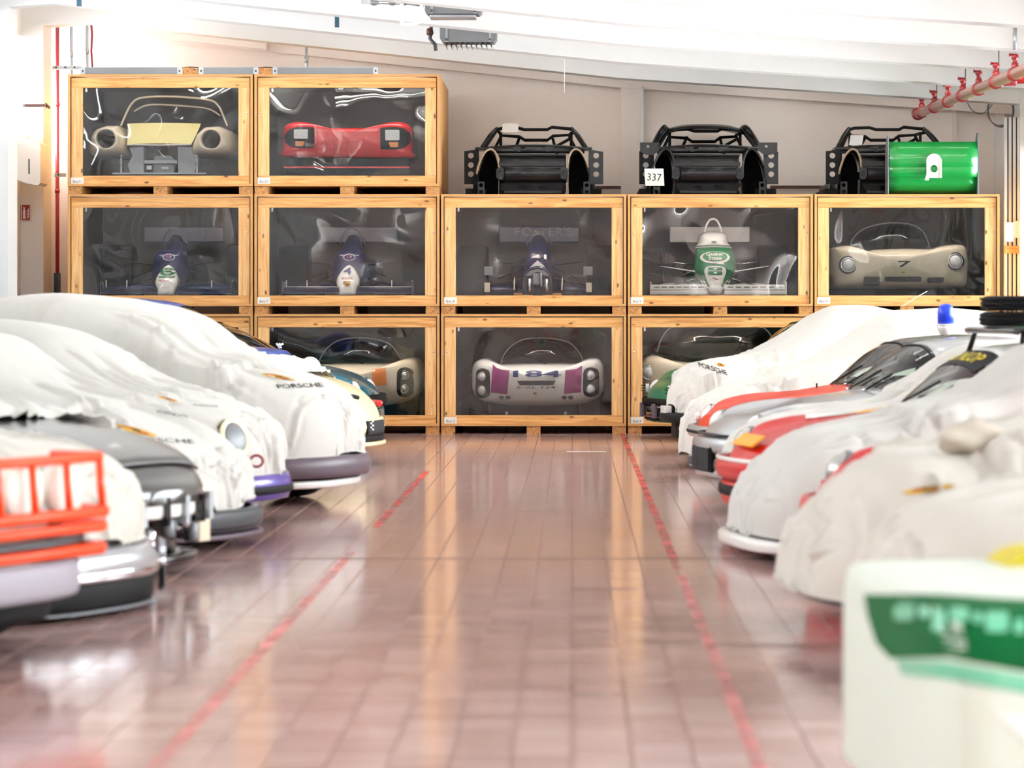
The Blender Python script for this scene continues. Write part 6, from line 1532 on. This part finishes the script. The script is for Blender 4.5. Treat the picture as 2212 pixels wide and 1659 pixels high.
rail('top_bar', 190, 1000, .022, .32); rail('middle_bar', 205, 1122, .026, .30); rail('lower_bar', 200, 1155, .024, .28); rail('bottom_bar', 195, 1205, .028, .26)
for k in range(6):
    v = yn + .06 + (yf - yn - .12) * k / 5; a, b = gl(188, 1000, 0), gl(200, 1122, 0); tube('upright', [(a.x, v, a.z), (b.x, v, b.z)], .018, M_, gd)
for xx in (.11, .24):
    a, b = gl(190, 1000, 0), gl(200, 1122, 0); tube('upright', [(a.x - xx, yn, a.z), (b.x - xx + .02, yn, b.z)], .018, M_, gd)
tube('gusset', [gl(160, 1010, yn), gl(180, 1120, yn)], .02, M_, gd)
for z_ in (1175, 1185): pass
for k in range(4):
    v = -.45 + .3 * k; q = gl(147, 1068, 0); p = Vector((q.x, v, q.z))
    t = empty('spot_lamp', c.loc0 + c.Ri.inverted() @ (p - Vector((0, 0, .12))), c.rz, 'round white spot lamp behind the orange lamp guard' if k else 'clear chrome spot lamp at the end of the orange lamp guard', 'lamp', 'spot lamps behind the orange guard')
    lathe('shell', [(.03, -.09), (.09, -.07), (.125, -.02), (.13, 0)], M['lwhite'] if k else M['chrome'], t, 24, (0, 0, .12), (1, 0, 0)); lathe('lens_cap', [(.132, 0), (.132, .02), (.11, .035), (.04, .045), (.004, .046)], M['lwhite'] if k else M['lens'], t, 24, (0, 0, .12), (1, 0, 0))
    box('bracket', (-.07, -.02, -.05), (-.03, .02, .02), M['blackm'], t)
# ------------------------------------------------------------------ tube lamps added as fill light, out of sight behind the far beams
def tubemat(k):
    m = smat('lamp_tube', (255, 250, 240), .4); b = m.node_tree.nodes['Principled BSDF']; b.inputs['Emission Color'].default_value = (1, .96, .91, 1); b.inputs['Emission Strength'].default_value = k
    return m
TUBES = [tubemat(k) for k in (5, 8, 10, 12, 26, 24, 16)]
for y in beam_y[:7]:
    for x in (-5.2, -2.6, 0, 2.6, 4.6):
        o = empty('ceiling_lamp', (x, y + .45, roofz(x) + .14), label='long tube lamp hidden behind a ceiling beam', cat='lamp', group='tube lamps behind the ceiling beams')
        box('housing', (-.75, -.06, .03), (.75, .06, .08), M['white'], o)
        for xx in (-.6, .6): box('suspension', (xx - .01, -.01, .08), (xx + .01, .01, .36), M['steel'], o)
        tube('lamp_tube', [(-.72, 0, .0), (.72, 0, .0)], .03, TUBES[beam_y.index(y)], o, 10)
